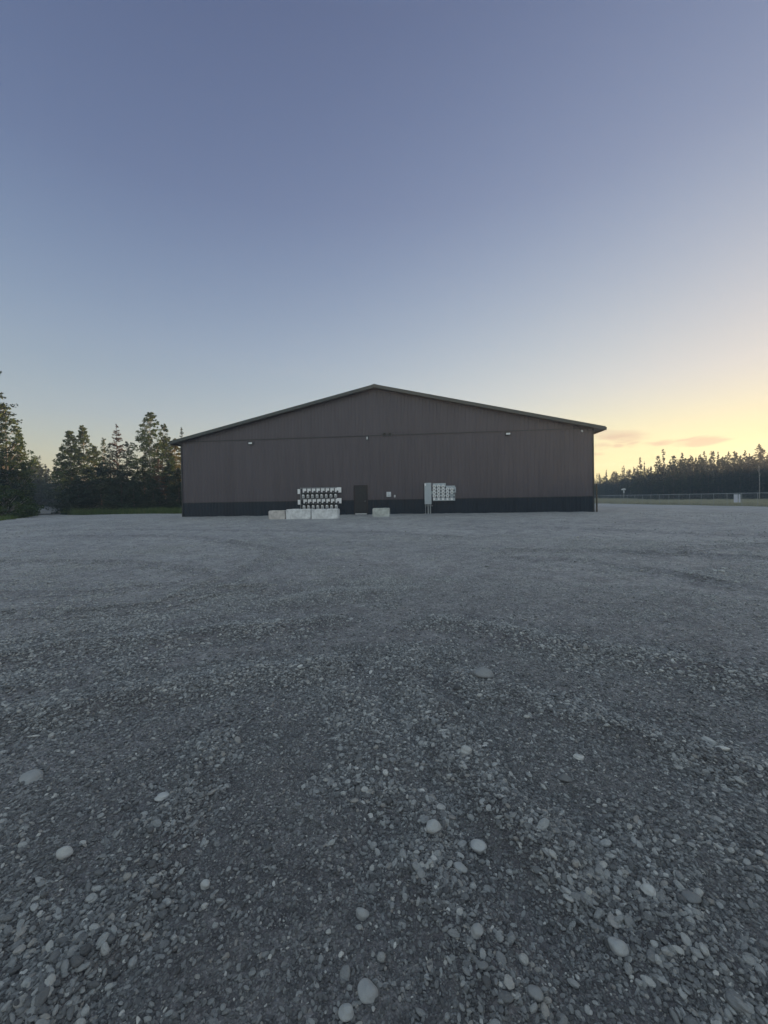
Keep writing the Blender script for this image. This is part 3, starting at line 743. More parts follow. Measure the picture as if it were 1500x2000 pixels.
def electric_bank():
    off = .2; P = lambda px, py: on_wall(px, py, off)
    u0 = P(829, 960)[0]; t = empty('electric_meter_bank', wall_world(u0, 0), RZ)
    tag(t, 'tall grey electrical cabinet joined to a stepped panel of round glass electric meters', 'electric meters')
    def L_(px, py): a = P(px, py); return a[0] - u0, a[1]
    x1, zt = L_(842.3, 943); _, zb = L_(836, 985)
    m = MB(); m.bbox(0, -.30, zb, x1, -.03, zt, .01); c = m.build('cabinet', M_GREYBOX, t)
    m = MB(); m.bbox(.02, -.312, zb + .03, x1 - .02, -.299, zt - .03, .004); m.build('cabinet_door', M_GREYBOX, c)
    m = MB(); m.box(.01, -.316, zt - .22, .11, -.311, zt - .05); m.build('sticker', M_WHT, c)
    m = MB(); m.tube([(.07, -.2, zb), (.07, -.2, -.2)], .02); m.build('conduit', M_PIPE, t)
    for px in (836.3, 840.5):
        x = L_(px, 990)[0]; m = MB(); m.tube([(x, -.18, zb), (x, -.18, .45), (x, -.18, .44), (x, -.18, -.2)], [.042, .042, .05, .05], 10); m.build('conduit', M_PIPE, t)
    m = MB(); m.box(.02, -.155, .62, x1 + .1, -.125, .66); m.build('strut', M_PIPE, t)
    # meter panels
    xa, za = L_(845, 944); xb, zc = L_(871, 978); xd, zd = L_(888.6, 948.3)
    m = MB(); m.bbox(xa, -.20, zc, xb, -.03, za, .008); p1 = m.build('meter_panel', M_GREYBOX, t)
    m = MB(); m.bbox(xb + .004, -.19, zc, xd, -.03, zd, .008); p2 = m.build('meter_panel', M_GREYBOX, t)
    m = MB(); m.box(x1, -.17, zc + .5, xa, -.06, zc + .75); m.build('bus_duct', M_GREYBOX, t)
    m = MB(); m.bbox(xd, -.17, zd - .52, xd + .07, -.05, zd - .1, .008); m.build('side_box', M_GREYBOX, t)
    glass = mat('meter_glass', (.62, .66, .66), .12, var=.1, spec=.8)
    for ci, px in enumerate((848, 856.8, 865.5, 874, 882.5)):
        rows = (949.7, 956, 962, 968.5) if ci < 3 else (955.3, 961.5, 968)
        for ri, py in enumerate(rows):
            x, z = L_(px, py); y = -.20 if ci < 3 else -.19; par = p1 if ci < 3 else p2
            empty_socket = (ci == 4 and ri == 2)
            g = MB(); n = 18; b = 0
            for k in range(n):
                a = 2 * math.pi * k / n; cs, sn = math.cos(a), math.sin(a)
                g.v += [(x + .125 * cs, y, z + .115 * sn), (x + .12 * cs, y - .05, z + .11 * sn), (x + .072 * cs, y - .05, z + .066 * sn), (x + .072 * cs, y - .01, z + .066 * sn)]
            for k in range(n):
                a = 4 * k; b = 4 * ((k + 1) % n); g.f += [(a, b, b + 1, a + 1), (a + 1, b + 1, b + 2, a + 2), (a + 2, b + 2, b + 3, a + 3)]
            e = g.build('electric_meter', M_GREYBOX if empty_socket else M_WHT, t)
            g = MB(); g.tube([(x, y - .005, z), (x, y - .03 if empty_socket else y - .09, z)], [.073, .072 if empty_socket else .06], 16); g.build('socket_cover' if empty_socket else 'glass_dome', M_GREYBOX if empty_socket else glass, e, True)
            if not empty_socket:
                g = MB(); g.box(x - .035, y - .094, z - .012, x + .035, y - .0905, z + .02); g.build('display', M_BLACK, e)
            g = MB(); g.bbox(x + .125, y - .03, z - .17, x + .20, y + .005, z - .02, .006); g.build('breaker', M_BLACK, t)
        x, z = L_(px, 975); y = -.20 if ci < 3 else -.19
        g = MB(); g.box(x - .08, y - .006, z - .06, x + .08, y - .0005, z + .08); g.build('notice_label', M_WHT, t)
electric_bank()

# ------------------------------------------------------------------ concrete blocks
def concrete(name, c):
    m = bpy.data.materials.new(name); m.use_nodes = True; nt = m.node_tree; N = nt.nodes; L = nt.links; p = N['Principled BSDF']; p.inputs['Roughness'].default_value = .9
    tc = N.new('ShaderNodeTexCoord'); a = N.new('ShaderNodeTexNoise'); a.inputs['Scale'].default_value = 3; a.inputs['Detail'].default_value = 9; a.inputs['Roughness'].default_value = .7
    b = N.new('ShaderNodeTexVoronoi'); b.inputs['Scale'].default_value = 9; L.new(tc.outputs['Object'], a.inputs['Vector']); L.new(tc.outputs['Object'], b.inputs['Vector'])
    r = N.new('ShaderNodeValToRGB'); e = r.color_ramp.elements; e[0].position = .3; e[0].color = (*[q * .55 for q in c], 1); e[1].position = .55; e[1].color = (*c, 1); q = e.new(.75); q.color = (*[k * 1.25 for k in c], 1)
    L.new(a.outputs[0], r.inputs[0]); L.new(r.outputs[0], p.inputs['Base Color'])
    bp = N.new('ShaderNodeBump'); bp.inputs['Distance'].default_value = .02; L.new(a.outputs[0], bp.inputs['Height']); L.new(bp.outputs[0], p.inputs['Normal']); return m
M_CON = concrete('pale_concrete', (.78, .80, .81)); M_CON2 = concrete('buff_concrete', (.62, .59, .56)); M_CON3 = concrete('weathered_concrete', (.55, .58, .55))
def block(px0, px1, pyt, pyb, dpt, notches, m_, lab, seed):
    a = at(px0, pyb, 1); pc = ray((px0 + px1) / 2, pyb)
    x, y = flat((px0 + px1) / 2, pyb); dep = y
    w = (px1 - px0) / F * dep; h = (pyb - pyt) / F * dep
    g0 = float(gbase(x, y))
    o = empty('tmp', (0, 0, 0)); bpy.data.objects.remove(o)
    rnd = random.Random(seed); nx = 40; prof = [(-w / 2 + .03, -.12), (w / 2 - .02, -.12), (w / 2, -.05), (w / 2, h - .05), (w / 2 - .05, h)]
    top = []
    for (c, hw, dz) in sorted(notches, reverse=True): top += [((c + hw) * w, h), ((c + hw * .6) * w, h - dz), ((c - hw * .6) * w, h - dz), ((c - hw) * w, h)]
    prof += [(a_, b_) for a_, b_ in top if -w / 2 + .05 < a_ < w / 2 - .05]
    prof += [(-w / 2 + .05, h), (-w / 2, h - .05), (-w / 2, -.05)]
    bm = bmesh.new(); n = len(prof)
    vs = [[bm.verts.new((px_, yy, pz_)) for (px_, pz_) in prof] for yy in (0, dpt)]
    bm.faces.new(vs[0]); bm.faces.new(list(reversed(vs[1])))
    for i in range(n): bm.faces.new((vs[0][i], vs[1][i], vs[1][(i + 1) % n], vs[0][(i + 1) % n]))
    bmesh.ops.bevel(bm, geom=[e for e in bm.edges], offset=.015, segments=1, affect='EDGES')
    bmesh.ops.triangulate(bm, faces=bm.faces); bmesh.ops.subdivide_edges(bm, edges=[e for e in bm.edges if e.calc_length() > .2], cuts=3)
    for v in bm.verts: v.co += Vector((rnd.gauss(0, .004), rnd.gauss(0, .004), rnd.gauss(0, .004)))
    me = bpy.data.meshes.new('concrete_block'); bm.normal_update(); bm.to_mesh(me); bm.free(); me.materials.append(m_)
    o = bpy.data.objects.new('concrete_block', me); col.objects.link(o); o.location = (x, y, g0); o.rotation_euler = (0, 0, RZ + rnd.uniform(-.02, .02))
    tag(o, lab, 'concrete block', 'concrete blocks in front of the wall')
block(524, 557, 997.3, 1014, .62, [], M_CON2, 'short buff stained concrete block at the left end of the row', 1)
block(558, 607.4, 994.3, 1013.6, .62, [(-.42, .06, .05), (0.08, .07, .06)], M_CON, 'long pale concrete block with a notched top in the middle of the row', 2)
block(608, 660, 994, 1013.4, .62, [(-.42, .06, .05), (.03, .08, .06)], M_CON, 'long pale concrete block with a notched top at the right end of the row', 3)
block(727.5, 760.5, 992.5, 1008.8, .62, [], M_CON3, 'single greenish grey concrete block standing alone right of the door', 4)

# wooden post by the right corner
x, y = flat(1165.5, 1000); M_WOOD = mat('weathered_wood', (.10, .085, .065), .85, var=.3, scale=14, bump=.01, bscale=30)
z0 = float(gbase(x, y)); m = MB(); m.tube([(0, 0, -.3), (.005, 0, .9), (0.01, 0, 2.05), (.01, 0, 2.08)], [.065, .06, .056, .045], 10)
o = m.build('wooden_post', M_WOOD); o.location = (x, y, z0); tag(o, 'bare round wooden post standing just off the right corner of the warehouse', 'post')

# ------------------------------------------------------------------ roads
def strip(name, pts, w, m_, lift):
    v = []; f = []
    pts = [Vector(p) for p in pts]; q = []
    for a, b in zip(pts[:-1], pts[1:]):
        n = max(1, int((b - a).length / 1.0)); q += [a + (b - a) * k / n for k in range(n)]
    q.append(pts[-1]); K = 6
    for i, p in enumerate(q):
        d = (q[min(i + 1, len(q) - 1)] - q[max(0, i - 1)]).normalized(); nrm = Vector((-d.y, d.x))
        for k in range(K + 1):
            s = p + nrm * w * (k / K - .5); v.append((s.x, s.y, gz(s.x, s.y) + lift * (1 if 0 < k < K else .2)))
    for i in range(len(q) - 1):
        for k in range(K):
            a = i * (K + 1) + k; f.append((a, a + 1, a + K + 2, a + K + 1))
    return tag(mesh_obj(name, v, f, m_, smooth=True), kind='structure')
M_ASPH = mat('road_gravel', (.13, .135, .14), .9, var=.2, scale=3, bump=.01, bscale=60)
M_PALE = mat('pale_gravel_road', (.5, .5, .49), .9, var=.15, scale=2)
a = flat(88, 1003.5)
strip('road', [(a[0] + 3, a[1] - 5), (a[0], a[1] + 4), (-66, 75), (-91, 104), (-110, 110)], 10.5, M_ASPH, .10)
strip('road', [(57, -20), (58, 30), (60, 60), (66, 110), (74, 170)], 4.0, M_PALE, .08)

# ------------------------------------------------------------------ chain link fence on the right
def build_fence():
    X0 = 49.0; ys = np.arange(-8.0, 128, 2.27)
    t = empty('chain_link_fence', (X0, 40, 0)); tag(t, 'long low chain link fence with a pale top rail right of the lot', 'fence')
    def P(y): return (0.0, y - 40, gz(X0, y))
    m_post = mat('galvanised', (.40, .42, .42), .5, .5, var=.15); m_rail = mat('bright_galvanised', (.62, .64, .64), .45, .3, var=.1)
    H = 1.78
    for y in ys:
        p = P(y); m = MB(); m.tube([(p[0], p[1], p[2] - .3), (p[0], p[1], p[2] + H)], .026, 6); m.build('post', m_post, t)
    m = MB(); m.tube([(P(y)[0] - .0, P(y)[1], P(y)[2] + H + .02) for y in ys], .024, 6); m.build('top_rail', m_rail, t)
    m = MB(); m.tube([(P(y)[0] - .0, P(y)[1], P(y)[2] + .05) for y in ys], .008, 4); m.build('bottom_wire', m_rail, t)
    # woven mesh: real diamond wires, as thin ribbons
    v = []; f = []
    ya, yb = ys[0], ys[-1]; pitch = .12; hh = H - .08
    n = int((yb - ya) / pitch); w = .0035
    for k in range(n):
        for s in (1, -1):
            y0 = ya + k * pitch; y1 = y0 + s * hh
            if not (ya <= y1 <= yb): continue
            za = gz(X0, y0) + .05; zb = gz(X0, y1) + .05 + hh if False else za + hh
            b = len(v); v += [(s * .004, y0 - 40 - w, za), (s * .004, y0 - 40 + w, za), (s * .004, y1 - 40 + w, zb), (s * .004, y1 - 40 - w, zb)]; f.append((b, b + 1, b + 2, b + 3))
    mesh_obj('wire_mesh', v, f, m_post, t)
build_fence()
M_SIGN = mat('sign_white', (.66, .67, .70), .5, var=.05)
for (px0, px1, lab) in ((1433.3, 1441.0, 'wider white sign panel wired to the chain link fence'), (1442.4, 1446.2, 'narrow white sign panel on the fence right of the wider one')):
    X0 = 48.9; ya = X0 * F / (px1 - 750); yb = X0 * F / (px0 - 750)
    ya *= 1.0; m = MB(); m.bbox(0, 0, 0, .02, yb - ya, 1.14, .004)
    t = empty('fence_sign', (X0, ya, gz(X0, ya) + .52)); tag(t, lab, 'sign', 'white panels on the fence')
    m.build('panel', M_SIGN, t)
    m = MB()
    for z in (.08, 1.02):
        m.tube([(-.004, .08, z), (.09, .08, z)], .008, 6); m.tube([(-.004, yb - ya - .08, z), (.09, yb - ya - .08, z)], .008, 6)
    m.build('clamp', mat('galvanised', (.4, .42, .42)), t)
# street name post beyond the fence
p = at(1218.3, 968, 105); zg = gz(p.x, p.y); k = 105 / F
t = empty('street_sign', (p.x, p.y, zg)); tag(t, 'pale crossed street sign blades on a thin post beyond the fence near the warehouse', 'sign')
top = at(1218.3, 954, 105).z - zg
m = MB(); m.tube([(0, 0, -.2), (0, 0, top)], .06, 8); m.build('post', mat('galvanised', (.4, .42, .42)), t)
m = MB(); m.prism([(-.65, top - .42), (.55, top - .38), (.50, top - .08), (.08, top + .04), (-.15, top), (-.62, top - .2)], -.03, .03); m.build('sign_blade', M_SIGN, t)
m = MB(); m.bbox(-.13, -.10, top - 1.2, .13, -.06, top - .5, .01); m.build('sign_plate', M_SIGN, t)

# ------------------------------------------------------------------ trees
def leaf_material(name, stops, trans=.25, seed=0):
    m = bpy.data.materials.new(name); m.use_nodes = True; nt = m.node_tree; N = nt.nodes; L = nt.links; N.clear()
    out = N.new('ShaderNodeOutputMaterial'); d = N.new('ShaderNodeBsdfDiffuse'); tr = N.new('ShaderNodeBsdfTranslucent'); mx = N.new('ShaderNodeMixShader'); mx.inputs[0].default_value = trans
    a = N.new('ShaderNodeAttribute'); a.attribute_name = 'tone'
    r = N.new('ShaderNodeValToRGB'); e = r.color_ramp.elements
    while len(e) < len(stops): e.new(.5)
    for q, (t, c) in zip(e, stops): q.position = t; q.color = (*c, 1)
    L.new(a.outputs['Fac'], r.inputs[0]); L.new(r.outputs[0], d.inputs[0]); L.new(r.outputs[0], tr.inputs[0])
    L.new(d.outputs[0], mx.inputs[1]); L.new(tr.outputs[0], mx.inputs[2]); L.new(mx.outputs[0], out.inputs[0]); return m
L_SPRUCE = leaf_material('spruce_needles', [(0, (.024, .044, .034)), (.5, (.042, .068, .048)), (1, (.075, .10, .062))], .1)
L_FAR = leaf_material('far_spruce_needles', [(0, (.020, .036, .030)), (.5, (.034, .052, .040)), (1, (.055, .072, .050))], 0.0)
L_FARB = leaf_material('far_birch_leaves', [(0, (.03, .045, .028)), (.5, (.045, .065, .034)), (1, (.07, .09, .045))], .08)
L_BIRCH = leaf_material('birch_leaves', [(0, (.05, .085, .04)), (.5, (.085, .125, .052)), (1, (.14, .17, .07))], .25)
L_RUST = leaf_material('dead_needles', [(0, (.07, .038, .024)), (.5, (.12, .065, .038)), (1, (.17, .10, .06))], .15)
L_GOLD = leaf_material('golden_leaves', [(0, (.09, .09, .03)), (.5, (.15, .14, .05)), (1, (.22, .19, .08))], .35)
L_BUSH = leaf_material('bush_leaves', [(0, (.03, .055, .022)), (.5, (.055, .09, .032)), (1, (.09, .13, .045))], .3)
M_BARK = mat('spruce_bark', (.09, .075, .065), .9, var=.3, scale=8); M_BIRCHBARK = mat('birch_bark', (.26, .24, .22), .8, var=.5, scale=5, c2=(.42, .39, .36))

def quads(C, nrm, size, rng, aspect=1.0, diamond=False):
    """leaf faces at centres C with normals nrm"""
    n = len(C); nrm = nrm / (np.linalg.norm(nrm, axis=1, keepdims=True) + 1e-9)
    h = rng.normal(size=(n, 3)); a = np.cross(nrm, h); a /= (np.linalg.norm(a, axis=1, keepdims=True) + 1e-9); b = np.cross(nrm, a)
    s = size[:, None] * .5
    v = np.stack([C - a * s, C + b * s * aspect, C + a * s, C - b * s * aspect], 1).reshape(-1, 3)
    f = np.arange(n * 4).reshape(n, 4); return v, f
def set_tone(o, tone, k):
    a = o.data.attributes.new('tone', 'FLOAT', 'FACE'); a.data.foreach_set('value', np.clip(tone, 0, 1).astype(np.float32))
def spruce_crown(h, rb, rng, nbr=120, per=60, low=.08, leaf=.16, ragged=.35, droop=.25, club=0.0):
    Cs = []; Ns = []; Ss = []; Ts = []; limbs = []
    zz = low * h + (h - low * h) * (rng.uniform(0, 1, nbr) ** .9); zz.sort()
    for i, z in enumerate(zz):
        k = 1 - z / h
        if club: k = k + club * math.exp(-((z / h - .9) / .05) ** 2)
        L_ = rb * (min(1.0, k * 1.5) ** .75) * rng.uniform(1 - ragged, 1.12) * (1.0 if rng.uniform() > .08 else .35) + .08
        az = rng.uniform(0, 2 * math.pi); d = np.array([math.cos(az), math.sin(az), 0.0])
        n = max(5, int(per * (L_ / rb) ** 1.2 + 4))
        t = rng.uniform(.08, 1, n) ** .8
        lift = .12 if k < .25 else -droop
        z_ = z + L_ * (lift * t + .10 * t ** 3) 
        side = np.array([-d[1], d[0], 0]); sw = rng.normal(0, 1, n) * L_ * .17 * (1.15 - t)
        C = d[None] * (t * L_)[:, None] + side[None] * sw[:, None]; C[:, 2] = z_ + rng.normal(0, .035 * L_ + .02, n) - np.abs(sw) * .35
        nn = rng.normal(0, .55, (n, 3)); nn[:, 2] += 1.0
        Cs.append(C); Ns.append(nn); Ss.append(leaf * rng.uniform(.6, 1.4, n)); Ts.append(np.full(n, rng.uniform(.15, .85)) + rng.normal(0, .15, n))
        limbs.append(((0, 0, z), tuple(d * L_ * .8 + np.array([0, 0, z + L_ * lift * .8]))))
    # leader
    n = 14; C = np.zeros((n, 3)); C[:, 2] = np.linspace(h * .94, h, n); C[:, :2] = rng.normal(0, .04, (n, 2)); Cs.append(C); Ns.append(rng.normal(size=(n, 3))); Ss.append(np.full(n, leaf * .8)); Ts.append(np.full(n, .5))
    C = np.concatenate(Cs); v, f = quads(C, np.concatenate(Ns), np.concatenate(Ss), rng, .55)
    return v, f, np.concatenate(Ts), limbs
def leafy_crown(h, rw, rng, low=.25, nclump=60, per=110, leaf=.15, top=.5):
    nclump = int(nclump * 2.6); per = int(per * .8)
    limbs = []; Cs = []; Ss = []; Ts = []; Ns = []
    for i in range(nclump):
        z = h * (low + (1 - low) * rng.uniform(0, 1) ** .85); k = (z / h - low) / (1 - low)
        prof = min(1.0, (1.06 - k) * 1.35) ** .8 * min(1.0, .55 + k * 2.2)
        L_ = rw * prof * (1.18 * rng.uniform(.03, 1) ** .6); az = rng.uniform(0, 2 * math.pi)
        c = np.array([math.cos(az) * L_, math.sin(az) * L_, z]); r = rng.uniform(.28, .62) * (1.1 - .72 * k)
        n = int(per * r / .6); p = rng.normal(0, 1, (n, 3)); p /= np.linalg.norm(p, axis=1, keepdims=True); p *= (rng.uniform(.2, 1, n) ** .5)[:, None] * np.array([r, r, r * .62])
        Cs.append(c + p); Ss.append(leaf * rng.uniform(.6, 1.4, n)); Ts.append(np.full(n, rng.uniform(.1, .9)) + rng.normal(0, .15, n)); Ns.append(rng.normal(0, 1, (n, 3)) + np.array([0, 0, .4]))
        limbs.append(((0, 0, max(.12 * h, z - L_ * 1.1 - .3)), tuple(c)))
    v, f = quads(np.concatenate(Cs), np.concatenate(Ns), np.concatenate(Ss), rng, .75)
    return v, f, np.concatenate(Ts), limbs
def trunk_mesh(h, r, limbs, rng, lean=0.0, frac=.45, lr=.03):
    m = MB(); n = 7; pts = [(lean * math.sin(2.2 * k / n) * .6, lean * .4 * math.sin(3 * k / n), -.3 + (h * .97 + .3) * k / n) for k in range(n + 1)]
    m.tube(pts, [max(.015, r * (1 - .93 * k / n)) * (1.25 if k == 0 else 1) for k in range(n + 1)], 8)
    for a, b in limbs:
        if rng.uniform() < frac * (.4 if len(limbs) > 120 else 1):
            mid = tuple((np.array(a) * .5 + np.array(b) * .5) + np.array([0, 0, .05]))
            m.tube([a, mid, b], [lr, lr * .7, lr * .3], 4)
    return m
TREES = {}
def tree(kind, name, px, ytop, depth, lab, cat, group, leafm=None, barkm=None, width=1.0, seed=1, xyz=None, **kw):
    """a tree whose stem stands at photo column px and depth, with its tip at row ytop"""
    base = at(px, 990, depth); x, y = base.x, base.y; z = gz(x, y) - .05
    tipz = at(px, ytop, depth).z; h = tipz - z; rng = np.random.default_rng(seed)
    if kind == 'spruce':
        rb = kw.pop('rb', .2 * h) ; v, f, tn, limbs = spruce_crown(h, rb, rng, **kw)
        T = trunk_mesh(h, .011 * h + .04, limbs, rng); lm = leafm or L_SPRUCE; bk = barkm or M_BARK
    else:
        rw = kw.pop('rw', .22 * h); v, f, tn, limbs = leafy_crown(h, rw, rng, **kw)
        T = trunk_mesh(h * .93, .010 * h + .04, limbs, rng, lean=rng.uniform(-.5, .5), frac=.6, lr=.026); lm = leafm or L_BIRCH; bk = barkm or M_BIRCHBARK
    t = empty(name, (x, y, z)); tag(t, lab, cat, group)
    c = mesh_obj('crown', v, f, lm, t); set_tone(c, tn, 1)
    T.build('trunk', bk, t, True); return t
GL = 'trees along the left edge of the lot'
DEF = dict(nbr=190, per=85)
tree('spruce', 'spruce_tree', -14, 680, 40, 'tall open spruce cut by the left edge whose long bare limbs reach into the sky', 'tree', GL, seed=11, rb=3.3, nbr=120, per=95, low=.12, leaf=.24, ragged=.5, droop=.1)
tree('leafy', 'birch_tree', 12, 790, 41, 'leafy birch at the left edge with a slim white stem showing low down', 'tree', GL, seed=12, rw=2.3, low=.30, nclump=75, per=75, leaf=.17)
tree('leafy', 'birch_tree', 41, 846, 43, 'lighter birch whose loose crown leans out right of the white stemmed one', 'tree', GL, seed=13, rw=1.25, low=.2, nclump=55, per=70, leaf=.16)
tree('spruce', 'spruce_tree', -8, 880, 39, 'dense dark spruce low at the left edge in front of the birches', 'tree', GL, seed=14, rb=1.9, leaf=.18, **DEF)
tree('leafy', 'willow_bush', 10, 950, 37.5, 'rounded green bush at the foot of the trees on the left edge', 'bush', GL, leafm=L_BUSH, seed=15, rw=2.2, low=.02, nclump=60, per=120, leaf=.15)
tree('leafy', 'willow_bush', 34, 958, 41, 'green bush next to the mouth of the side road', 'bush', GL, leafm=L_BUSH, seed=16, rw=1.3, low=.02, nclump=50, per=110, leaf=.14)
tree('leafy', 'willow_bush', -40, 940, 37, 'tall green bush half outside the left edge', 'bush', GL, leafm=L_BUSH, seed=17, rw=2.4, low=.02, nclump=60, per=120, leaf=.15)
tree('spruce', 'spruce_tree', 47, 905, 47, 'small spruce left of the side road, nearest the road mouth', 'tree', GL, seed=18, rb=1.2, leaf=.16, **DEF)
# far pair behind the side road
GF = 'trees at the end of the side road'
tree('leafy', 'birch_tree', 69, 889, 118, 'thin far birch seen above the side road, left of the gap in the trees', 'tree', GF, seed=21, rw=1.6, low=.3, nclump=55, per=50, leaf=.3)
tree('spruce', 'spruce_tree', 80, 890, 120, 'blunt far spruce right above the side road', 'tree', GF, seed=22, rb=2.1, leaf=.3, nbr=150, per=45)
tree('spruce', 'spruce_tree', 57, 905, 112, 'far spruce at the left of the side road end', 'tree', GF, seed=23, rb=2.2, leaf=.3, nbr=150, per=45)
tree('spruce', 'spruce_tree', 93, 922, 112, 'shorter far spruce at the right of the side road end', 'tree', GF, seed=24, rb=2.4, leaf=.3, nbr=150, per=45)
tree('spruce', 'spruce_tree', 72, 930, 108, 'low dark spruce closing the view at the end of the side road', 'tree', GF, seed=25, rb=2.8, leaf=.3, nbr=150, per=50)
# the main group left of the warehouse
tree('spruce', 'spruce_tree', 120, 884, 66, 'dark spruce at the left side of the group, with upswept tips', 'tree', GL, seed=31, rb=2.2, leaf=.2, **DEF)
tree('leafy', 'birch_tree', 139, 842, 53, 'full birch, left one of the tall leafy pair right of the side road', 'tree', GL, seed=32, rw=1.75, low=.18, nclump=95, per=95, leaf=.16)
tree('leafy', 'birch_tree', 164, 831, 54, 'full birch, right and taller one of the leafy pair right of the side road', 'tree', GL, seed=33, rw=1.75, low=.18, nclump=105, per=95, leaf=.16)
tree('leafy', 'birch_tree', 188, 872, 55, 'shorter leafy birch on the right flank of the leafy pair', 'tree', GL, seed=34, rw=1.3, low=.2, nclump=60, per=90, leaf=.16)
tree('spruce', 'spruce_tree', 141, 915, 50, 'bushy dark spruce in the shade under the leafy pair, left', 'tree', GL, seed=35, rb=1.8, leaf=.17, **DEF)
tree('spruce', 'spruce_tree', 172, 912, 50, 'bushy dark spruce in the shade under the leafy pair, right', 'tree', GL, seed=36, rb=2.2, leaf=.17, **DEF)
tree('spruce', 'spruce_tree', 231, 828, 60, 'rusty brown dead spruce rising behind the dark ones', 'tree', GL, leafm=L_RUST, seed=37, rb=1.7, leaf=.2, nbr=150, per=70, droop=-.25)
tree('leafy', 'birch_tree', 206, 856, 60, 'thin pale birch top just left of the rusty brown spruce', 'tree', GL, seed=38, rw=.9, low=.4, nclump=36, per=60, leaf=.15)
tree('spruce', 'spruce_tree', 217, 866, 51, 'broad dark spruce in front of the rusty brown one', 'tree', GL, seed=39, rb=2.3, leaf=.17, **DEF)
tree('spruce', 'spruce_tree', 250, 862, 52, 'dark spruce right of the rusty brown one', 'tree', GL, seed=40, rb=2.2, leaf=.17, **DEF)
tree('spruce', 'spruce_tree', 198, 905, 49, 'squat dark spruce low in the middle of the group', 'tree', GL, seed=41, rb=2.2, leaf=.17, **DEF)
tree('spruce', 'spruce_tree', 238, 908, 48.5, 'squat dark spruce nearest the grass strip', 'tree', GL, seed=42, rb=2.0, leaf=.17, **DEF)
tree('leafy', 'cottonwood_tree', 298, 806, 53, 'tallest tree of the group, a broad open cottonwood with spreading limbs', 'tree', GL, seed=43, rw=2.5, low=.28, nclump=125, per=85, leaf=.17)
tree('leafy', 'birch_tree', 324, 829, 54, 'birch with a sunlit side right of the tallest tree', 'tree', GL, seed=44, rw=1.2, low=.3, nclump=55, per=90, leaf=.16)
tree('leafy', 'birch_tree', 343, 858, 55, 'golden leaved birch beside the left corner of the warehouse', 'tree', GL, leafm=L_GOLD, seed=45, rw=1.3, low=.3, nclump=60, per=100, leaf=.16)
tree('spruce', 'spruce_tree', 312, 896, 49, 'rust coloured spruce with bare pale stems in front of the tallest tree', 'tree', GL, leafm=L_RUST, seed=46, rb=1.4, leaf=.15, nbr=80, per=45, low=.3)
tree('spruce', 'spruce_tree', 283, 890, 50.5, 'dark spruce in the shade under the tallest tree, left', 'tree', GL, seed=47, rb=2.1, leaf=.17, **DEF)
tree('spruce', 'spruce_tree', 332, 903, 51, 'dark spruce in the shade under the tallest tree, right', 'tree', GL, seed=48, rb=1.9, leaf=.17, **DEF)
tree('spruce', 'spruce_tree', 262, 930, 47.5, 'young spruce at the back of the grass strip', 'tree', GL, seed=49, rb=1.5, leaf=.15, **DEF)
tree('spruce', 'spruce_tree', 300, 935, 47.5, 'young spruce at the back of the grass strip, right of the other', 'tree', GL, seed=50, rb=1.4, leaf=.15, **DEF)
tree('spruce', 'spruce_tree', 350, 915, 49, 'dark spruce touching the left corner of the warehouse', 'tree', GL, seed=51, rb=1.9, leaf=.17, **DEF)
tree('spruce', 'spruce_tree', 358, 835, 64, 'slender spruce whose tip pokes above the left eave', 'tree', GL, seed=52, rb=1.3, leaf=.16, **DEF)
tree('spruce', 'spruce_tree', 153, 930, 48, 'low dark spruce above the left end of the grass strip', 'tree', GL, seed=53, rb=1.8, leaf=.16, **DEF)

# right tree line: a few kinds of spruce and birch, copied one by one
PROTO = []
for k in range(7):
    rng = np.random.default_rng(200 + k)
    v, f, tn, limbs = spruce_crown(12.0, [1.15, 1.35, .95, 1.6, 1.25, 1.0, 1.45][k], rng, nbr=130, per=42, low=.06, leaf=.30, ragged=.40, droop=.3, club=[0, .12, .2, 0, .1, .25, 0][k])
    PROTO.append(('spruce_tree', v, f, tn, trunk_mesh(12.0, .13, limbs, rng, frac=.15), L_FAR, M_BARK))
for k in range(2):
    rng = np.random.default_rng(230 + k)
    v, f, tn, limbs = leafy_crown(12.0, 2.0, rng, low=.2, nclump=70, per=42, leaf=.25)
    PROTO.append(('birch_tree', v, f, tn, trunk_mesh(11.2, .12, limbs, rng, lean=.3, frac=.8), L_FARB, M_BARK))
PM_ = []
for (nm, v, f, tn, T, lm, bk) in PROTO:
    c = mesh_obj('crown', v, f, lm); set_tone(c, tn, 1); t = T.build('trunk', bk, None, True)
    PM_.append((nm, c.data, t.data)); bpy.data.objects.remove(c); bpy.data.objects.remove(t)
GR = 'spruces and birches of the tree line beyond the fence'
def line_depth(px): return float(np.interp(px, [1120, 1165, 1200, 1250, 1300, 1400, 1500, 1620], [190, 180, 165, 132, 110, 106, 93, 80]))
def put(k, px, ytop, depth, lab, sxy=1.0, rz=0.0):
    sxy = min(sxy, .95) if sxy < 1.3 and lab[:3] != 'mid' else sxy * 1.15
    nm, cm, tm = PM_[k]; b = at(px, 975, depth); x, y = b.x, b.y; z = gz(x, y) - .1; h = at(px, ytop, depth).z - z
    t = empty(nm, (x, y, z), rz); s = h / 12.0; t.scale = (s ** .5 * sxy, s ** .5 * sxy, s)
    tag(t, lab, 'tree', GR)
    for q, md in (('crown', cm), ('trunk', tm)):
        o = bpy.data.objects.new(q, md); col.objects.link(o); o.parent = t
    return t
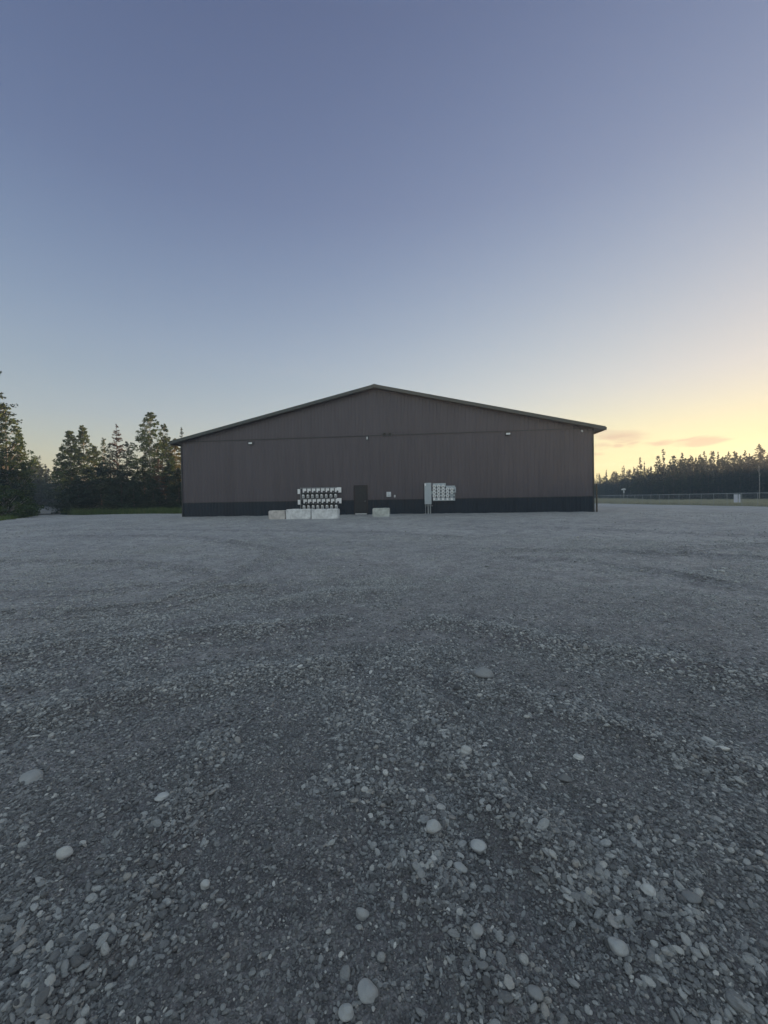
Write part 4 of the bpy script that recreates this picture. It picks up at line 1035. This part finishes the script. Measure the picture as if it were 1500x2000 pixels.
NAMED = [
    (0, 1185, 918, 'first pointed spruce of the tree line right of the warehouse corner', .8), (5, 1172, 928, 'ragged low spruce next to the warehouse corner in the tree line', .8),
    (2, 1216, 912, 'narrow twin topped spruce, left stem, in the lower left of the tree line', .6), (5, 1219, 909, 'narrow twin topped spruce, right stem, in the lower left of the tree line', .5),
    (3, 1251, 893, 'wide pointed spruce standing out at the left third of the tree line', 1.0), (2, 1259, 901, 'pole thin spruce close beside the wide pointed one', .4),
    (1, 1296, 877, 'tall pointed spruce left of the round topped birches', 1.1), (7, 1286, 890, 'open birch hugging the left side of the tall pointed spruce', .7),
    (7, 1316, 890, 'rounded birch top in the middle of the tree line, left', 1.0), (3, 1333, 884, 'dense blunt spruce between the round birch tops', 1.2), (8, 1349, 890, 'rounded birch top in the middle of the tree line, right', 1.1),
    (1, 1376, 881, 'pointed spruce just right of the round birch tops', .8), (8, 1369, 888, 'birch leaning on the pointed spruce right of the middle', .7),
    (2, 1390, 881, 'column shaped spruce pair, left one', .8), (5, 1394, 881, 'column shaped spruce pair, right one', .8),
    (0, 1403, 883, 'thin column spruce after the column shaped pair', .7), (4, 1424, 882, 'slim isolated spruce spire right of centre of the tree line', .8),
    (5, 1435, 881, 'thick blunt spruce, left half of a merged pair', .9), (6, 1439, 884, 'thick blunt spruce, right half of a merged pair', .9),
    (4, 1456, 880, 'pointed spruce before the last tall one', .8), (0, 1464, 886, 'small spruce tip between the two tallest at the right', .7),
    (3, 1483, 867, 'tallest broad spruce near the right edge of the view', 1.25), (7, 1490, 878, 'birch behind the tallest spruce at the right edge', .8), (1, 1501, 884, 'spruce cut by the right edge of the view', 1.0),
    (6, 1204, 921, 'small spruce in a dip at the left of the tree line', .7), (0, 1238, 912, 'thin spruce left of the wide pointed one', .6), (4, 1272, 911, 'short bushy spruce left of the tall pointed one', 1.1), (5, 1264, 915, 'needle thin short spruce in the gap of the left third', .5),
    (3, 1360, 893, 'short broad spruce under the round birch tops', 1.2), (6, 1412, 892, 'short spruce filling the space before the slim spire', .9), (3, 1446, 892, 'short spruce right of the merged blunt pair', .9),
]
random.seed(21)
for i, (k, px, yt, lab, sx) in enumerate(NAMED):
    put(k, px, yt, line_depth(px) * random.uniform(.97, 1.03), lab, sx * 1.05, random.uniform(0, 6.28))
def skyline(px): return float(np.interp(px, [1150, 1165, 1190, 1215, 1250, 1275, 1300, 1330, 1360, 1400, 1440, 1480, 1520, 1620], [930, 928, 925, 920, 914, 914, 902, 896, 896, 894, 893, 888, 890, 880]))
px = 1150
while px < 1560:
    d = line_depth(px) * random.uniform(.96, 1.12)
    put(random.choice([0, 1, 2, 3, 4, 5, 6, 6, 3, 8]), px, skyline(px) + random.uniform(-4, 15), d, 'mid height tree lost in the grey mass of the tree line beyond the fence', random.choice([.5, .6, .7, 1.1, 1.3]), random.uniform(0, 6.28))
    px += random.uniform(1.8, 3.2)
# pale bare birch stem near the right edge
b = at(1483, 966, 91); z = gz(b.x, b.y)
m = MB(); m.tube([(0, 0, -.3), (.1, 0, 4), (-.05, 0, 8.2)], [.10, .07, .03], 8); m.tube([(.05, 0, 5.5), (.6, .1, 6.6)], [.04, .015], 6); m.tube([(.0, 0, 6.6), (-.5, .1, 7.5)], [.035, .012], 6)
o = m.build('dead_birch', M_BIRCHBARK, None, True); o.location = (b.x, b.y, z); tag(o, 'bare pale birch stem in front of the tallest spruce at the right edge', 'tree')

# the wood behind: one mass
def build_wood():
    pc = bpy.data.collections.new('wood_shapes')
    for k, (nm, cm, tm) in enumerate(PM_):
        pc.objects.link(bpy.data.objects.new('wood_shape_%02d' % k, cm))
    rng = np.random.default_rng(77); P = []; S = []
    def seg(x0, y0, x1, y1, n, dep, h0, h1):
        t = rng.uniform(0, 1, n); d = rng.uniform(0, 1, n) * dep; L_ = math.hypot(x1 - x0, y1 - y0); nx, ny = (y1 - y0) / L_, -(x1 - x0) / L_
        x = x0 + (x1 - x0) * t + nx * d; y = y0 + (y1 - y0) * t + ny * d
        P.append(np.stack([x, y], 1)); S.append(rng.uniform(h0, h1, n))
    # behind the visible tree line (depth away from the lot is to the right of the direction of travel)
    pts = []
    for px in (1135, 1165, 1200, 1250, 1300, 1400, 1500, 1600):
        d = line_depth(px) * 1.04; q = at(px, 975, d); pts.append((q.x, q.y, 975 + 9 - .0168 * (px - 750) - 9, px, d))
    for a, b in zip(pts[:-1], pts[1:]):
        h = [(EYE + .4 + (HOR - .0168 * (q[3] - 750) - (skyline(q[3]) + 12)) / F * q[4]) for q in (a, b)]
        seg(a[0], a[1], b[0], b[1], 95, -30, min(h) * .78, min(h) * .97)
    lx, ly = pts[-1][0], pts[-1][1]
    seg(lx, ly, 108, 30, 420, -34, 11, 14.5); seg(108, 30, 112, -120, 520, -34, 11, 14.5)
    # behind the left trees and round the far side
    seg(-12, 78, -60, 92, 120, 30, 7, 9.5); seg(-60, 118, -150, 128, 130, 30, 7, 9.5); seg(-52, 44, -58, 78, 0, -10, 5, 6.5)
    seg(-150, 130, -90, -60, 0, 30, 8, 12)
    seg(-74, 20, -120, 105, 160, 30, 8, 12)
    seg(60, 190, -60, 150, 160, -30, 9, 12)
    p = np.concatenate(P); s = np.concatenate(S); x, y = p[:, 0], p[:, 1]
    z = ground(x, y) - .1; n = len(x)
    me = bpy.data.meshes.new('distant_wood'); me.vertices.add(n); me.vertices.foreach_set('co', np.stack([x, y, z], 1).astype(np.float32).ravel())
    rot = np.zeros((n, 3), np.float32); rot[:, 2] = rng.uniform(0, 6.28, n)
    a = me.attributes.new('rot', 'FLOAT_VECTOR', 'POINT'); a.data.foreach_set('vector', rot.ravel())
    w = rng.uniform(1.0, 1.7, n); sc = np.stack([w, w, s / 12.0], 1).astype(np.float32)
    a = me.attributes.new('scl', 'FLOAT_VECTOR', 'POINT'); a.data.foreach_set('vector', sc.ravel())
    a = me.attributes.new('shape', 'INT', 'POINT'); a.data.foreach_set('value', rng.integers(0, len(PM_), n).astype(np.int32))
    o = bpy.data.objects.new('distant_wood', me); col.objects.link(o); scatter(o, pc)
    tag(o, 'dark mass of spruce and birch wood closing the horizon behind the nearer trees', 'woodland', kind='stuff')
build_wood()

# ------------------------------------------------------------------ grass
def grass(name, region, n, h0, h1, leafm, lab, w=.02, seed=1):
    rng = np.random.default_rng(seed); (x0, x1, y0, y1), test = region
    x = rng.uniform(x0, x1, n); y = rng.uniform(y0, y1, n); k = test(x, y); x = x[k]; y = y[k]; n = len(x); z = ground(x, y)
    h = rng.uniform(h0, h1, n) * (.5 + 1.0 * fbm(x * .8, y * .8, 51)); a = rng.uniform(0, 6.28, n); lx = rng.normal(0, .25, n) * h; ly = rng.normal(0, .25, n) * h
    ww = w * rng.uniform(.7, 1.5, n)
    v = np.stack([np.stack([x - np.cos(a) * ww, y - np.sin(a) * ww, z - .03], 1), np.stack([x + np.cos(a) * ww, y + np.sin(a) * ww, z - .03], 1), np.stack([x + lx, y + ly, z + h], 1)], 1).reshape(-1, 3)
    f = np.arange(n * 3).reshape(n, 3); o = mesh_obj(name, v, f, leafm); set_tone(o, rng.uniform(0, 1, n) * .6 + .4 * fbm(x * .6, y * .6, 52), 1)
    tag(o, lab, 'grass', kind='stuff')
L_GRASS = leaf_material('grass_blades', [(0, (.07, .12, .045)), (.5, (.12, .175, .065)), (1, (.20, .23, .10))], .3)
L_DRY = leaf_material('dry_grass', [(0, (.30, .29, .19)), (.5, (.42, .40, .28)), (1, (.55, .52, .38))], .3)
grass('verge_grass', ((-48, -8, 40, 56), lambda x, y: inpoly(x, y, VERGE_B)), 90000, .35, .8, L_GRASS, 'tall green grass strip at the foot of the trees left of the warehouse', .022, 3)
grass('verge_grass', ((-62, -24, 20, 60), lambda x, y: inpoly(x, y, VERGE_A) & (y < 60)), 90000, .15, .4, L_GRASS, 'short green grass under the bushes at the left edge', .022, 4)
grass('dry_grass', ((49.4, 56, 0, 130), lambda x, y: x > 49.4 + .6 * fbm(y * .8, x, 3)), 110000, .25, .55, L_DRY, 'tan dry grass along the foot of the chain link fence', .025, 5)
grass('dry_grass', ((61, 92, 20, 180), lambda x, y: x > 61), 90000, .25, .5, L_DRY, 'tan dry grass field between the pale road and the far tree line', .04, 6)

# ------------------------------------------------------------------ parked car behind the verge
def build_car():
    D = 98.0; p = at(131, 991, D); x, y = p.x + 1.0, p.y; z = gz(x, y) + .02
    t = empty('parked_car', (x, y, z), math.radians(8)); tag(t, 'pale silver car half hidden behind the trees at the end of the side road', 'car')
    paint = mat('silver_paint', (.55, .57, .60), .25, .3, var=.03); glassm = mat('dark_glass', (.02, .025, .03), .1); tyre = mat('tyre_rubber', (.02, .02, .02), .8); rimm = mat('wheel_rim', (.4, .4, .42), .3, .8)
    prof = [(-2.2, .35), (2.2, .35), (2.25, .6), (2.2, .95), (1.2, 1.0), (.75, 1.02), (.1, 1.45), (-1.3, 1.47), (-2.0, 1.05), (-2.22, .95), (-2.28, .6)]
    prof = [(-a, b) for a, b in reversed(prof)]
    bm = bmesh.new(); vs = [[bm.verts.new((a, yy * (.82 if b > 1.1 else 1), b)) for a, b in prof] for yy in (-.88, .88)]
    bm.faces.new(vs[0]); bm.faces.new(list(reversed(vs[1])))
    n = len(prof)
    for i in range(n): bm.faces.new((vs[0][i], vs[1][i], vs[1][(i + 1) % n], vs[0][(i + 1) % n]))
    bmesh.ops.bevel(bm, geom=bm.edges[:], offset=.05, segments=2, affect='EDGES'); m = MB(); m.addbm(bm); m.build('body', paint, t, True)
    for s in (-1, 1):
        y_ = s * .80
        m = MB(); b0 = [(-.62, 1.08), (1.75, 1.08), (1.25, 1.38), (-.12, 1.38)]
        m.prism(b0, min(y_, y_ + s * .03), max(y_, y_ + s * .03)); m.build('side_window', glassm, t)
    m = MB(); m.v = [(-.80, -.66, 1.07), (-.80, .66, 1.07), (-.17, .62, 1.43), (-.17, -.62, 1.43)]; m.f = [(0, 3, 2, 1)]; m.v += [(a - .02, b, c + .02) for a, b, c in m.v[:4]]; m.f += [(4, 5, 6, 7), (0, 1, 5, 4), (1, 2, 6, 5), (2, 3, 7, 6), (3, 0, 4, 7)]; m.build('windscreen', glassm, t)
    for xx in (-1.4, 1.4):
        for s in (-1, 1):
            m = MB(); m.tube([(xx, s * .70, .33), (xx, s * .92, .33)], .33, 20); w = m.build('wheel', tyre, t)
            m = MB(); m.tube([(xx, s * .915, .33), (xx, s * .93, .33)], .2, 14); m.build('rim', rimm, w)
    for s in (-1, 1):
        m = MB(); m.bbox(-2.3, s * .62 - .15, .72, -2.2, s * .62 + .15, .86, .02); m.build('headlight', mat('frosted_glass', (.8, .8, .8)), t)
build_car()

# ------------------------------------------------------------------ haze
HAZE = True
if HAZE:
    m = MB(); m.box(-420, -260, -2.5, 420, 420, 34); hm = bpy.data.materials.new('haze_air'); hm.use_nodes = True; nt = hm.node_tree; nt.nodes.clear()
    out = nt.nodes.new('ShaderNodeOutputMaterial'); pv = nt.nodes.new('ShaderNodeVolumePrincipled'); pv.inputs['Color'].default_value = (.74, .88, 1, 1); pv.inputs['Density'].default_value = .0014; pv.inputs['Anisotropy'].default_value = .3
    nt.links.new(pv.outputs[0], out.inputs['Volume'])
    o = m.build('haze', hm); tag(o, 'thin evening haze filling the air over the lot', 'haze', kind='stuff')
